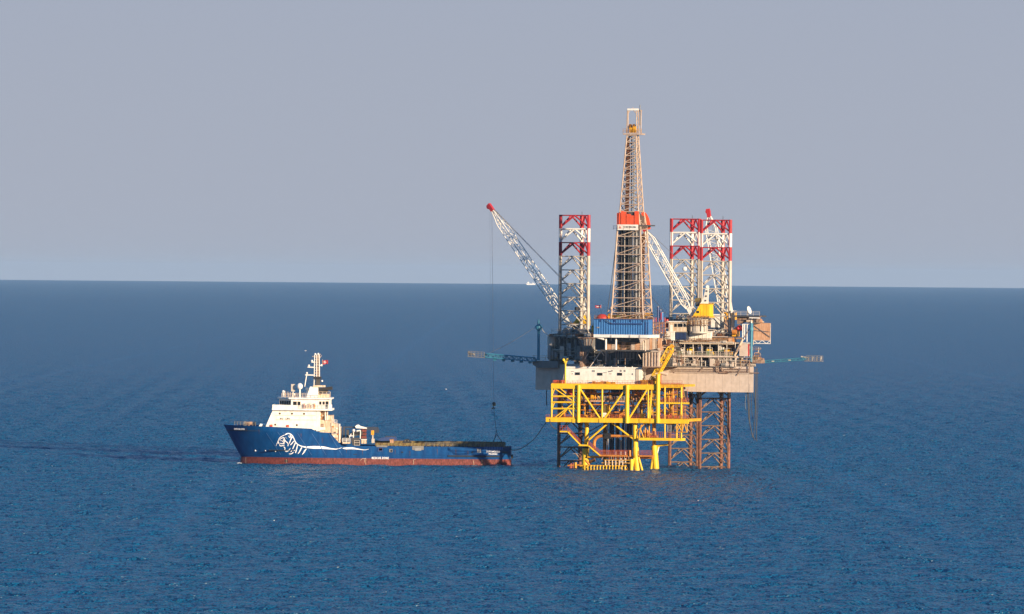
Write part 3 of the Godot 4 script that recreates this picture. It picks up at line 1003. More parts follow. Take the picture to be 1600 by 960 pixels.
	for k in 6:
		ptube("long_pipe", 1112, 526.5 + k * 1.7, 1137.5, 526.8 + k * 1.7, -1.2 - 0.4 * (k % 2), 0.12, ["hull_tan", "derrick_brown", "steel_tan"][k % 3])
	thing("orange_drum", "orange brown drum at the end of the pipe rack", "drum", p(1142, 538, -2))
	tube("drum_body", p(1139, 532.4, -2), p(1146, 532.4, -2), 0.75, "panel_tan")
	tube("drum_end", p(1145.9, 532.4, -2), p(1146.4, 532.4, -2), 0.8, "orange_pipe")
	pbox("cradle", 1140, 535.5, 1145, 538.5, -1.6, -2.6, "steel_tan")

	# the open machinery gallery on the transom's right half
	var g := thing("machinery_gallery", "open two storey machinery gallery along the rig's right hand deck edge", "gallery", p(1095, 573, -3))
	pbox("upper_floor", 1062, 535.4, 1146, 537.6, 0.2, -7, "cream_paint")
	pbox("middle_floor", 1054, 556.4, 1152, 558, 0.2, -7, "hull_tan")
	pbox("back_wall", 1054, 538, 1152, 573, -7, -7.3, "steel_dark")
	for k in 8:
		upright("post", 1056.5 + k * 13.2, 537.5, 573, -0.1, 0.11, "leg_grey")
	railing([p(1055, 556.4, 0.1), p(1147, 557.2, 0.1)], 1.15, "leg_grey", null, 1.2, 0.09)
	railing([p(1062, 535.4, 0.1), p(1146, 536.2, 0.1)], 1.1, "worn_yellow", null, 1.3, 0.08)
	for k in 3:
		ptube("conveyor", 1058 + k * 27, 559 + k, 1084 + k * 27, 570, -2.0, 0.35, "steel_tan")
	for k in 5:
		ptube("brace", 1062 + k * 20, 573, 1072 + k * 20, 559, -0.2, 0.1, "hull_tan")
	var machines := [["white_pump", "white pump set under the cream floor, first from the left", 1059, 546, 1068, 556, "white_paint", "machine_green"], ["yellow_pump", "yellow and white pump second from the left in the gallery", 1074, 545.5, 1084, 556, "safety_yellow", "white_paint"], ["blue_pump", "blue machine in the middle of the machinery gallery", 1089, 542.5, 1098, 553, "machine_blue", "pipe_navy"], ["green_pump", "yellow and green pump right of the blue machine", 1103, 546, 1113, 556, "safety_yellow", "machine_green"], ["tall_pump", "tall white valve stack at the right of the gallery", 1122, 539, 1129, 549, "ship_white", "leg_grey"], ["end_pump", "yellow engine at the gallery's right end", 1132, 547, 1143, 556, "deep_yellow", "steel_tan"]]
	for m in machines:
		thing(m[0], m[1], "pump", p((m[2] + m[4]) / 2, m[5], -2), "pump sets in the machinery gallery")
		pbox("bed", m[2] - 0.5, m[5] - 1.2, m[4] + 0.5, m[5], -0.8, -3.2, "machine_green")
		pbox("casing", m[2], m[3] + 2.4, m[2] + (m[4] - m[2]) * 0.6, m[5] - 1.2, -1, -2.8, m[7])
		pbox("cover", m[2] - 0.2, m[3], m[4] - 1.5, m[3] + 2.6, -1, -2.6, m[6])
		var a := p(m[4] - 2.5, m[5] - 3.6, -1.8)
		tube("motor", a, a + Vector3(0.8, 0, 0), 0.42, m[6])
		hose("discharge_pipe", [p(m[2] + 2, m[3] + 2, -1), p(m[2] + 2, m[3] - 2, -1), p(m[4], m[3] - 2.4, -1), p(m[4], m[5], -1)], 0.09, "leg_grey", null, false)
	skid("gallery_front_pipes", "light pipes and valves along the front of the gallery's lower storey", 1056, 559, 1150, 573, 0.5, -0.4, ["leg_grey", "hull_tan", "steel_tan", "steel_grey"], 60)
	skid("gallery_top_gear", "tan pipes and boxes on the gallery's cream upper floor, before the white tank", 1064, 532.4, 1146, 536, 0.3, -0.3, ["hull_tan", "cream_paint", "leg_grey", "steel_tan"], 22)
	skid("lower_gallery_left", "tangle of pipes on the main deck, left half under the gallery", 1054, 558.5, 1100, 573, -0.5, -5, ["steel_tan", "leg_grey", "steel_grey", "steel_dark", "derrick_brown"], 60)
	skid("lower_gallery_right", "tangle of pipes on the main deck, right half under the gallery", 1100, 558.5, 1152, 573.4, -0.5, -5, ["steel_tan", "leg_grey", "hull_tan", "steel_dark", "derrick_brown"], 60)
	skid("pump_pipework", "pipework running behind the pumps in the gallery", 1056, 540, 1146, 556, -3.4, -6, ["steel_tan", "leg_grey", "deep_yellow", "steel_grey", "machine_blue", "hull_tan"], 80)
	skid("girder_side_pipework", "dense pipework hung on the ribbed girder's right side, behind the yellow crane boom", 1031, 549, 1050, 573, 11, 1, ["steel_tan", "hull_tan", "steel_grey", "derrick_brown", "steel_dark"], 90)
	for k in 14:
		upright("hanger", 1031.5 + k * 1.5, 550 + (k * 5) % 9, 573, 9.0 - k * 0.5, 0.1, ["steel_dark", "derrick_brown", "steel_grey"][k % 3])
	for k in 7:
		ptube("header_pipe", 1031, 551.5 + k * 3.2, 1051, 551.8 + k * 3.2, 8.5 - k * 0.4, 0.13, ["steel_tan", "steel_dark", "derrick_brown"][k % 3])
	skid("locker_foot_pipework", "dense pipework under the white locker, left of the gallery", 1033, 533, 1056, 549, 3, -4, ["steel_tan", "hull_tan", "steel_grey", "derrick_brown", "steel_dark"], 60)
	skid("leg_foot_clutter", "rusty clutter round the right hand leg above the white tank", 1112, 517, 1144, 527, -2, -8, ["steel_tan", "hull_tan", "derrick_brown", "steel_grey"], 40)
	skid("rear_deck_clutter", "machinery on the upper deck between the derrick and the cream cabin", 1038, 490, 1078, 503, -6, -16, ["steel_tan", "derrick_brown", "steel_grey", "machine_green", "leg_grey"], 60)

	# the starboard quarter
	thing("pale_deckhouse", "pale deckhouse block left of the teal mast", "deckhouse", p(1162, 558, -1))
	pbox("walls", 1155.4, 536.6, 1168.6, 557, -0.3, -5, "hull_tan")
	pbox("roof", 1154.8, 535.8, 1169.2, 536.8, -0.1, -5.2, "white_paint")
	pbox("red_strip", 1168.9, 538, 1170.9, 556, -0.5, -0.9, "signal_red")
	ptube("sloping_duct", 1148, 556, 1161, 530, 0.3, 0.28, "cream_paint")
	ptube("sloping_duct", 1150.5, 551, 1157, 540, 0.4, 0.2, "steel_tan")
	thing("ochre_winch", "ochre winch house beside the right hand leg", "winch", p(1149, 528, -3))
	pbox("winch_body", 1144, 517.6, 1152, 526, -2, -4.5, "deep_yellow")
	tube("winch_drum", p(1145, 519, -1.6), p(1151, 519, -1.6), 0.6, "orange_pipe")
	pbox("winch_frame", 1147, 511.6, 1150, 518, -2.2, -3, "panel_tan")
	thing("vent_column", "cream ventilation column right of the right hand leg", "vent", p(1145, 512, -6))
	pbox("shaft", 1143, 489, 1147.2, 512, -5.5, -6.3, "cream_paint")
	pbox("cowl", 1142, 485.4, 1148, 489.4, -5.2, -6.6, "white_paint")
	thing("red_lifeboat", "red survival craft hanging under the dark upper platform", "lifeboat", p(1156, 518, -3))
	ball("boat_hull", p(1156, 513.4, -3), Vector3(0.9, 0.7, 1.9), "signal_red")
	ball("canopy", p(1156, 511.8, -3), Vector3(0.75, 0.6, 1.5), "orange_sheet")
	ptube("fall_wire", 1154.5, 511, 1154.5, 503, -2.4, 0.05, "wire_grey")
	ptube("fall_wire", 1158.0, 511, 1158.0, 503, -2.4, 0.05, "wire_grey")
	thing("white_ladder_frame", "pair of tall white ladder frames left of the teal mast", "ladder", p(1162, 530, -1))
	for x in [1160.6, 1163.6, 1167.4]:
		upright("stile", x, 506.6, 527 + (x - 1160) * 1.0, -0.8, 0.13, "white_paint")
	for k in 9:
		ptube("rung", 1160.6, 508.5 + k * 2.2, 1163.6, 508.5 + k * 2.2, -0.8, 0.06, "white_paint")
	ptube("top_bar", 1160.6, 507, 1171, 507, -0.8, 0.1, "white_paint")
	ptube("slanting_rail", 1163, 528, 1171, 515, -0.7, 0.11, "steel_tan")
	var up := thing("upper_platform", "dark upper platform with railings at the rig's right hand corner", "platform", p(1166, 500, -3))
	pbox("floor", 1147.6, 493.4, 1187, 495.4, -0.5, -7, "steel_dark")
	extrude("sloping_underside", outline([[1152, 495.6], [1171, 495.6], [1171, 500], [1156, 506.5], [1152, 506.5]], -1.5), Vector3(0, 0, -2), "steel_tan")
	railing([p(1148, 493.4, -0.6), p(1187, 493.8, -0.6)], 1.1, "leg_grey")
	ptube("catwalk_rail", 1171, 496.8, 1187, 497.4, 0.2, 0.16, "white_paint")
	skid("platform_corner_gear", "small gear and lamps on the dark upper platform's right end", 1170, 494, 1187, 505.5, -0.5, -3, ["panel_tan", "cream_paint", "steel_tan", "leg_grey"], 24)
	var d := thing("satellite_dish", "white satellite dish on the dark upper platform", "dish", p(1168.6, 493.6, -3))
	var c := p(1169.0, 485.6, -3)
	var prof := [[0.02, 0.0], [0.45, 0.06], [0.8, 0.2], [1.02, 0.42]]
	var b := Basis(Vector3(0, 0, 1), deg_to_rad(-72)) * Basis(Vector3.RIGHT, deg_to_rad(12))
	lathe("reflector", c, prof, "white_paint").transform = Transform3D(b, (c - off) - b * (c - off))
	upright("pedestal", 1168.4, 487, 494, -3.2, 0.14, "leg_grey")
	tube("feed_arm", c, c + b * Vector3(0, 0.9, 0), 0.05, "leg_grey")
	thing("heat_shield_panel", "large square tan panel on a steel frame at the rig's right end", "panel", p(1190, 540, -2))
	var px := [1177.4, 1190.4, 1203.6]
	for i in 2:
		for j in 2:
			pbox("sheet", px[i] + 0.12, 505.8 + j * 13.0, px[i + 1] - 0.12, 518.6 + j * 13.0, -1.5 + 0.04 * ((i + j) % 2), -1.75, "panel_tan")
	ptube("frame_bar", 1177, 505.4, 1204, 505.8, -1.5, 0.12, "panel_tan")
	upright("frame_bar", 1204, 505.6, 537.2, -1.5, 0.09, "hull_tan")
	upright("frame_bar", 1177.4, 531.6, 539, -1.5, 0.09, "hull_tan")
	ptube("frame_bar", 1177, 532, 1204, 532.4, -1.5, 0.07, "hull_tan")
	ptube("frame_bar", 1177, 537, 1204, 537.4, -1.5, 0.09, "ship_white")
	for k in 4:
		ptube("lattice_bar", 1178 + k * 6.5, 532.2 + 5 * (k % 2), 1184.5 + k * 6.5, 537.2 - 5 * (k % 2), -1.5, 0.08, "ship_white")
	ptube("diagonal_stay", 1178.6, 509, 1203.6, 527, -1.3, 0.07, "wire_grey")
	ptube("diagonal_stay", 1177.5, 516.5, 1203.6, 518.8, -1.3, 0.05, "wire_grey")
	skid("quarter_gear", "railed landings with small gear below the tan panel", 1176.5, 543, 1185.5, 566, -1, -4, ["steel_tan", "leg_grey", "steel_grey", "panel_tan"], 22)
	railing([p(1176.5, 549, -0.6), p(1186.5, 549.2, -0.6)], 1.1, "steel_tan", null, 0.8)
	railing([p(1176.5, 563, -0.6), p(1189, 563.4, -0.6)], 1.1, "worn_yellow", null, 0.8)
	pbox("landing", 1176.5, 563, 1189.5, 568, -0.5, -4, "steel_tan")
	skid("deckhouse_foot_gear", "railed gear at the foot of the pale deckhouse", 1150, 557.5, 1176, 573, -0.6, -4, ["steel_tan", "hull_tan", "leg_grey", "steel_dark", "deep_yellow"], 40)
	railing([p(1150, 572.8, -0.3), p(1176, 573.4, -0.3)], 2.2, "hull_tan")
	# hoses hanging off the starboard corner
	var runs := [[1168, 612, 1170.5, 655, 1176.5, 684, 0.125], [1170, 612, 1172.6, 668, 1179.6, 688, 0.112], [1180, 576, 1180.4, 640, 1178.0, 680, 0.088], [1182.4, 575, 1181.4, 630, 1182.6, 690, 0.100], [1183.6, 575, 1184.4, 640, 1182.0, 676, 0.062], [1174, 612, 1175.0, 645, 1179.5, 672, 0.075], [1177.5, 614, 1180.5, 640, 1178.6, 668, 0.075], [1166.0, 612, 1164.6, 632, 1166.4, 646, 0.062]]
	var say := ["leftmost thick black hose of the bundle under the rig's right corner", "black hose looping lowest in the bundle under the right corner", "dark hose running down the rig's right corner from the deck edge", "dark hose hanging lowest at the outer right corner", "outermost thin line at the rig's right corner", "thin grey hose in the middle of the hanging bundle", "short grey hose inside the hanging bundle", "short loose hose hanging left of the bundle"]
	for k in runs.size():
		var r: Array = runs[k]
		var zz := -1.0 - 0.35 * k
		thing("hanging_hose", say[k], "hose", p(r[0], r[1], zz), "hoses hanging from the rig's right corner")
		hose("hose_line", [p(r[0], r[1], zz), p((r[0] + r[2]) / 2.0, (r[1] + r[3]) / 2.0, zz), p(r[2], r[3], zz), p(r[4], r[5], zz - 0.2)], r[6], ["rope_dark", "rope_dark", "steel_dark", "rope_dark", "steel_dark", "rope_dark", "steel_dark", "wire_grey"][k])
	thing("suction_pipe", "dark pipe hanging under the rig's left corner", "pipe", p(854, 607, -2))
	upright("pipe_string", 854, 607, 633, -2, 0.12, "steel_dark")
	upright("lower_string", 854.6, 628, 636, -2, 0.06, "steel_dark")


# ------------------------------------------------------------------ cranes and burner booms
func crane_boom(a: Vector3, tip: Vector3, w: float, h: float, n: int) -> void:
	var bm := part("boom")
	lattice(a, tip, w, h, n, "leg_white", 0.13, bm)
	var d := (tip - a).normalized()
	var side := d.cross(Vector3.UP).normalized()
	var head := part("boom_head")
	bar("head_plate", tip - d * 0.3, tip + d * 1.9, 0.9, 0.9, "signal_red", head)
	tube("head_sheave", tip + d * 1.6 - side * 0.4 - Vector3(0, 0.4, 0), tip + d * 1.6 + side * 0.4 - Vector3(0, 0.4, 0), 0.6, "signal_red", head)
	var mid := a.lerp(tip, 0.62)
	bar("walkway_strip", a.lerp(tip, 0.15) + Vector3(0, 0.5, 0), mid + Vector3(0, 0.5, 0), 0.35, 0.08, "leg_white")


func cranes() -> void:
	# port crane, behind the left leg
	var z := -15.0
	thing("pedestal_crane", "lattice crane at left, its white boom reaching out over the supply ship's stern", "crane", p(903, 520, z), "pedestal cranes on the rig")
	upright("pedestal", 903, 509, 545, z, 1.5, "steel_tan")
	extrude("cab_house", outline([[892.5, 508.6], [903, 495.5], [904.6, 494.5], [905, 508.8]], z + 1.7), Vector3(0, 0, -3.4), "safety_yellow")
	extrude("machinery_house", outline([[905, 508.8], [905.6, 505], [910.8, 493.6], [915.6, 492], [916, 508.8]], z + 1.9), Vector3(0, 0, -3.8), "safety_yellow")
	tube("slew_ring", p(903.5, 509.0, z) - Vector3(0, 0.5, 0), p(903.5, 509.0, z), 1.7, "steel_grey")
	extrude("gantry_frame", outline([[908.5, 494], [911.5, 478], [912.6, 470], [914, 478], [916.4, 492]], z + 1.4), Vector3(0, 0, -0.5), "leg_white")
	extrude("gantry_frame", outline([[908.5, 494], [911.5, 478], [912.6, 470], [914, 478], [916.4, 492]], z - 0.9), Vector3(0, 0, -0.5), "leg_white")
	tube("gantry_sheave", p(912.6, 472, z + 1.4), p(912.6, 472, z - 1.4), 0.45, "steel_grey")
	pbox("winch_drum_cover", 898, 480, 903, 486, z + 0.8, z - 0.8, "steel_dark")
	railing([p(892, 509.6, z + 2), p(918, 509.8, z + 2)], 1.0, "worn_yellow")
	bar("boom_foot", p(890.6, 507.6, z), p(884, 498.2, z), 1.5, 1.2, "leg_white")
	var zt := -22.0      # the boom swings out over the ship
	var tip := p(769.4, 328.4, zt)
	crane_boom(p(886, 500.6, z), tip, 1.9, 1.7, 18)
	tube("luffing_rope", p(770, 326.4, zt + 0.3), p(911.5, 471, z + 0.3), 0.05, "wire_grey")
	tube("luffing_rope", p(771, 325.8, zt - 0.3), p(912.5, 470.4, z - 0.3), 0.06, "wire_grey")
	tube("pendant_bar", p(772, 327.6, zt), p(911, 471.5, z), 0.04, "wire_grey")
	ball("boom_lamp", p(877, 434, z + 1.2), Vector3(0.28, 0.4, 0.28), "white_paint")
	tube("hoist_rope", p(768.4, 336, zt), p(771.2, 630, zt), 0.02, "wire_grey")
	tube("hoist_rope", p(765.2, 331, zt), p(768.0, 646, zt), 0.017, "wire_grey")
	tube("hoist_rope", p(768.8, 336, zt - 0.4), p(771.8, 630, zt - 0.4), 0.017, "wire_grey")

	thing("hook_block", "yellowish hook block hanging on the left crane's wires above the ship's stern", "hook", p(771.4, 636, zt))
	pbox("block_cheek", 769.4, 629.6, 773.4, 634.6, zt + 0.3, zt - 0.3, "worn_yellow")
	tube("block_sheave", p(771.4, 631, zt + 0.35), p(771.4, 631, zt - 0.35), 0.4, "steel_dark")
	hose("hook", [p(771.4, 634.6, zt), p(771.2, 637, zt), p(772.6, 638.6, zt), p(773.4, 636.8, zt)], 0.1, "steel_dark")
	tube("sling", p(771.6, 638.5, zt), p(775.2, 672, zt), 0.06, "rope_dark")
	pbox("safety_weight", 768.4, 637, 770, 639.6, zt + 0.2, zt - 0.2, "worn_yellow")

	# the crane at the right hand leg
	z = 1.0
	thing("pedestal_crane", "lattice crane with a yellow house in front of the right hand leg, boom leaning left", "crane", p(1092, 519, z), "pedestal cranes on the rig")
	upright("pedestal", 1092, 497, 521, z - 0.5, 2.3, "leg_grey")
	tube("walkway_ring", p(1092, 508.5, z - 0.5), p(1092, 507.6, z - 0.5), 2.9, "steel_tan")
	railing([p(1074.5, 508, z + 2.4), p(1110, 508.4, z + 2.4)], 1.2, "worn_yellow", null, 0.9, 0.09)
	railing([p(1075.5, 500, z + 2.3), p(1108, 500.3, z + 2.3)], 1.0, "steel_tan", null, 0.9, 0.08)
	for k in 4:
		upright("pedestal_rib", 1080 + k * 8, 499, 518, z + 1.9 - 0.35 * absf(k - 1.5), 0.12, "leg_grey")
	extrude("machinery_house", outline([[1082.4, 494.6], [1092.4, 478.6], [1094.0, 476.0], [1108.6, 475.4], [1108.8, 495.4]], z + 1.7), Vector3(0, 0, -3.6), "safety_yellow")
	for q in [[1094.6, 483, 1095.0, 494], [1100.0, 477, 1100.3, 494.6], [1104.4, 477, 1104.7, 494.6]]:
		pbox("panel_seam", q[0], q[1], q[2], q[3], z + 1.76, z + 1.68, "deep_yellow")
	pbox("cab_window", 1088.5, 486, 1092.5, 489.5, z + 1.78, z + 1.66, "glass_dark")
	pbox("house_roof", 1093.6, 474.7, 1109.2, 476.0, z + 1.8, z - 2.0, "deep_yellow")
	pbox("base_plate", 1081.6, 494.6, 1109.6, 496.6, z + 2.1, z - 2.4, "deep_yellow")
	for zz in [z + 1.2, z - 1.0]:
		extrude("gantry_frame", outline([[1092, 477], [1098, 469.5], [1103.6, 447.4], [1107.8, 447], [1106.4, 477]], zz), Vector3(0, 0, -0.35), "leg_white")
	for y in [455.0, 463.0, 470.0]:
		tube("lightening_hole", p(1104.4 - (y - 455) * 0.12, y, z + 1.28), p(1104.4 - (y - 455) * 0.12, y, z + 1.15), 0.24, "steel_dark")
	tube("gantry_sheave", p(1105.6, 448.5, z + 1.3), p(1105.6, 448.5, z - 1.4), 0.4, "leg_white")
	pbox("winch", 1087, 472, 1093, 479, z + 0.7, z - 0.7, "steel_dark")
	pbox("winch_guard", 1086, 466, 1093.6, 472, z + 0.6, z - 0.6, "olive_rail")
	bar("boom_foot", p(1082.6, 493.4, z), p(1076.6, 481.6, z), 1.5, 1.0, "leg_white")
	extrude("boom_foot_bracket", outline([[1078, 484.5], [1084.4, 480.6], [1083, 478.4], [1076, 480]], z + 0.8), Vector3(0, 0, -0.3), "leg_white")
	crane_boom(p(1079.4, 487.6, z), p(1008, 360, z), 2.0, 1.9, 14)
	hose("luffing_rope", [p(1008, 357, z), p(1046, 392, z), p(1105, 448, z)], 0.06, "wire_grey")
	hose("slack_rope", [p(1014, 446, z + 1), p(1019, 464, z + 1), p(1031, 479, z + 1), p(1040, 490, z + 1)], 0.06, "rope_dark")

	# the third crane, on the far side of the deck
	z = -20.0
	thing("pedestal_crane", "third crane, its nearly upright white boom seen through the right hand leg", "crane", p(1136, 520, z), "pedestal cranes on the rig")
	upright("pedestal", 1137, 500, 525, z, 1.4, "steel_tan")
	pbox("machinery_house", 1130, 488, 1146, 500, z + 1.6, z - 1.8, "deep_yellow")
	pbox("cab_window", 1131.5, 490, 1135, 494.5, z + 1.66, z + 1.55, "glass_dark")
	extrude("gantry_frame", outline([[1135, 488], [1139, 470], [1140.4, 470], [1143, 488]], z + 0.8), Vector3(0, 0, -1.6), "leg_white")
	crane_boom(p(1134.6, 493, z), p(1108.2, 338, z), 2.0, 2.6, 17)
	hose("luffing_rope", [p(1108.6, 334, z), p(1125, 402, z), p(1140, 470, z)], 0.07, "wire_grey")
	ball("boom_lamp", p(1070, 420.5, -22), Vector3(0.62, 0.62, 0.4), "white_paint")


func burner_booms() -> void:
	# port
	var z := 1.6
	thing("mast", "teal post mast at the rig's left corner, holding the left boom", "mast", p(841.5, 563, z), "teal masts at the rig's corners")
	upright("post", 841.5, 502, 563, z, 0.36, "teal_paint")
	upright("mast_top", 841.5, 499.5, 503, z, 0.22, "teal_paint")
	tube("collar", p(841.5, 515, z), p(841.5, 509.5, z), 0.75, "teal_paint")
	for s in [-1.0, 1.0]:
		extrude("ear", outline([[841.5 - 0.5 * s, 505], [841.5 - 5.5 * s, 511], [841.5 - 4.6 * s, 513.5], [841.5 - 0.5 * s, 519]], z + 0.2), Vector3(0, 0, -0.4), "teal_paint")
	hose("back_stay", [p(846.5, 513, z), p(850, 519, z - 1), p(858, 524, z - 2)], 0.06, "leg_grey")
	thing("burner_boom", "long teal lattice boom reaching left over the sea, with a cage at its tip", "boom", p(800, 562, z), "burner booms of the rig")
	var a := p(838, 562.4, z)
	var b := p(757, 555.6, z)
	lattice(a, b, 1.4, 0.95, 22, "teal_paint", 0.13, part("boom_frame"), 0.05)
	for k in 5:
		var q := a.lerp(b, 0.12 + 0.17 * k) - Vector3(0, 0.75, 0)
		box("hanger", q - Vector3(0.35, 0.35, 0.3), q + Vector3(0.35, 0.35, 0.3), "teal_paint")
	bar("walkway", a + Vector3(0, -0.45, 0), b + Vector3(0, -0.45, 0), 0.9, 0.12, "teal_paint")
	hose("stay", [p(836, 512, z), p(797, 536, z), p(756, 556, z)], 0.05, "wire_grey")
	var cg := part("tip_cage")
	railing([p(757, 559, z + 0.6), p(731.5, 557.2, z + 0.6)], 1.35, "steel_grey", cg, 0.9, 0.11)
	railing([p(757, 559, z - 0.8), p(731.5, 557.2, z - 0.8)], 1.35, "steel_grey", cg, 0.9, 0.11)
	bar("cage_floor", p(758, 559, z), p(732, 557.4, z), 1.5, 0.16, "steel_grey", cg)
	tube("burner_head", p(736, 555, z), p(731.5, 550, z), 0.35, "steel_grey", cg)
	tube("burner_head", p(742, 556, z), p(738, 552.4, z), 0.25, "leg_grey", cg)
	# starboard
	z = -1.0
	thing("mast", "teal post mast at the rig's right corner, left of the tan panel", "mast", p(1174, 567, z), "teal masts at the rig's corners")
	upright("post", 1174.2, 505, 566, z + 0.4, 0.32, "teal_paint")
	upright("mast_top", 1174.2, 502.5, 505, z + 0.4, 0.2, "white_paint")
	tube("collar", p(1174.2, 517, z + 0.4), p(1174.2, 512, z + 0.4), 0.5, "teal_paint")
	thing("burner_boom", "thinner teal lattice boom reaching right over the sea from the rig's right corner", "boom", p(1220, 564, -10), "burner booms of the rig")
	a = p(1182, 566.4, -10)
	b = p(1260, 561.0, -10)
	lattice(a, b, 1.3, 0.55, 20, "teal_paint", 0.09, part("boom_frame"), 0.05)
	for q in [[1206, 564.2], [1232, 562.4]]:
		pbox("pipe_clamp", q[0], q[1], q[0] + 3.4, q[1] + 1.2, -9.2, -9.6, "leg_grey")
	cg = part("tip_cage")
	railing([p(1260, 564.2, -9.3), p(1286, 564.4, -9.3)], 1.3, "steel_grey", cg, 0.7, 0.10)
	railing([p(1260, 564.2, -10.7), p(1286, 564.4, -10.7)], 1.3, "steel_grey", cg, 0.7, 0.10)
	bar("cage_floor", p(1258, 564.4, -10), p(1286, 564.8, -10), 1.5, 0.16, "steel_grey", cg)
	for k in 4:
		tube("burner_head", p(1263 + k * 6.5, 563.5, -10), p(1264 + k * 6.5, 557.5, -10), 0.16, "leg_grey", cg)
	tube("flare_tip", p(1252, 557.6, -10), p(1262, 559.0, -10), 0.2, "leg_grey", cg)


# ------------------------------------------------------------------ the yellow wellhead platform
const FRONT := 14.0
const BACK := 2.0


func wellhead_platform() -> void:
	thing("wellhead_platform", "bright yellow steel wellhead platform standing in the sea before the drilling rig", "platform", Vector3(p(965, 735, 8).x, 0, 8))
	# decks
	pbox("upper_deck_beam", 861, 602.2, 1031.5, 607.4, FRONT, FRONT - 0.5, "safety_yellow")
	pbox("upper_deck_beam", 1031.5, 602.8, 1066, 606.0, FRONT - 0.1, FRONT - 0.5, "safety_yellow")
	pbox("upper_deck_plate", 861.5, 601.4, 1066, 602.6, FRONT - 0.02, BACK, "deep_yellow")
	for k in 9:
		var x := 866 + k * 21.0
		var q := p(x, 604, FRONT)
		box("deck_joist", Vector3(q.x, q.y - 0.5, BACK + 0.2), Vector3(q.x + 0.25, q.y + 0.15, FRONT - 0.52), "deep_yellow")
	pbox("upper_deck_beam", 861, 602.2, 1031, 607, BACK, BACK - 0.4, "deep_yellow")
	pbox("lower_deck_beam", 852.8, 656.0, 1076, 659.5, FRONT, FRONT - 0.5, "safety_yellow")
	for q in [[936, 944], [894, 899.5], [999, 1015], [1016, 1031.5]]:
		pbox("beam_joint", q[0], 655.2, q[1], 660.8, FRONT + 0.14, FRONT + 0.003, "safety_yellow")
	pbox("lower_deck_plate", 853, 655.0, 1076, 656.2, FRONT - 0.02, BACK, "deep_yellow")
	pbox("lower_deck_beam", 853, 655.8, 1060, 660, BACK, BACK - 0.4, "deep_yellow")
	for k in 10:
		var q := p(860 + k * 22.0, 658, FRONT)
		box("deck_joist", Vector3(q.x, q.y - 0.25, BACK + 0.2), Vector3(q.x + 0.25, q.y + 0.25, FRONT - 0.52), "deep_yellow")
	# columns and their braces, front row and back row
	var cols := [[904.0, 602, 660.6, 0.44], [980.0, 602, 661.6, 0.52], [1028.2, 585, 661.6, 0.52]]
	for c in cols:
		upright("column", c[0], c[1], c[2], FRONT + 0.15, c[3], "safety_yellow")
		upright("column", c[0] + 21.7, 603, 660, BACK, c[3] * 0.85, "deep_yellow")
	for c in [[862.0, 0.24], [895.8, 0.22], [940.9, 0.23], [1038.8, 0.22], [1064.6, 0.2], [1012.8, 0.18]]:
		upright("post", c[0], 603, 658, FRONT - 0.2, c[1], "safety_yellow")
	for c in [878.0, 962.6]:
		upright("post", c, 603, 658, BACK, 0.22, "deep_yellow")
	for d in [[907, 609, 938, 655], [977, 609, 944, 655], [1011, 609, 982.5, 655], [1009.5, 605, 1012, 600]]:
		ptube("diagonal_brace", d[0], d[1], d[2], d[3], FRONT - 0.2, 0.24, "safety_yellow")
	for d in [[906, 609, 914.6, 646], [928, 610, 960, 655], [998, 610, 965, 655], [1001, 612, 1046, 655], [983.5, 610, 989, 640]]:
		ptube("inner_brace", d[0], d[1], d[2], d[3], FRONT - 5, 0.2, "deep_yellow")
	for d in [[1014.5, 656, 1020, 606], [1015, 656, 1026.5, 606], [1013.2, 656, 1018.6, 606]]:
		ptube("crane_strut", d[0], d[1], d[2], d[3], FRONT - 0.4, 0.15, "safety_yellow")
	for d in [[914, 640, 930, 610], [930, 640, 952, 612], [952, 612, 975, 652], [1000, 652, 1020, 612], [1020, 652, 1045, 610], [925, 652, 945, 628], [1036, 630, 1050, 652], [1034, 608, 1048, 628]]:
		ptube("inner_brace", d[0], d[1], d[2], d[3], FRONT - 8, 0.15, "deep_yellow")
	for q in [[908, 614.5, 976, 0.14], [908, 632.6, 976, 0.16], [984, 634.6, 1026, 0.16], [984, 617.0, 1026, 0.13], [908, 641.0, 940, 0.14], [950, 644.4, 976, 0.2], [1032, 641.0, 1062, 0.14], [1032, 618.0, 1050, 0.14]]:
		ptube("inner_beam", q[0], q[1], q[2], q[1] + 0.2, FRONT - 3.4, q[3], "orange_pipe")
	for x in [914.0, 930.0, 952.0, 968.0, 990.0, 1003.0, 1020.0, 1046.0]:
		upright("inner_post", x, 607, 656, FRONT - 4.5, 0.13, "deep_yellow")
	# the left wing
	for y in [619.6, 628.8, 638.8]:
		ptube("wing_beam", 862, y, 901, y + 0.2, FRONT - 0.2, 0.24, "safety_yellow")
	for d in [[863, 605, 895, 627], [864, 655, 895, 631], [863, 617, 867, 606], [863, 637, 866, 630], [889, 641, 895, 650], [872, 604, 884, 615], [870, 656, 886, 640]]:
		ptube("wing_brace", d[0], d[1], d[2], d[3], FRONT - 0.2, 0.15, "safety_yellow")
	for d in [[896.6, 618, 901.5, 606], [896.6, 618, 901.5, 630], [896.6, 641, 901.5, 630], [896.6, 641, 901.5, 653]]:
		ptube("column_lacing", d[0], d[1], d[2], d[3], FRONT - 0.2, 0.1, "safety_yellow")
	for q in [[864, 894, 628.5], [866, 900, 655.5], [864, 894, 619.2]]:
		railing([p(q[0], q[2], FRONT - 3), p(q[1], q[2] + 0.2, FRONT - 3)], 1.15, "red_rail", null, 0.5, 0.07)
	for k in 3:
		ptube("stair_stringer", 872 + k * 3, 606 + k * 15, 892 - k * 2, 618 + k * 15, FRONT - 1.5, 0.2, "orange_pipe")
	pbox("wing_cabinet", 886, 609, 893, 619, FRONT - 3, FRONT - 5, "orange_sheet")
	pbox("wing_cabinet", 871, 644, 880, 655, FRONT - 3, FRONT - 5, "orange_pipe")
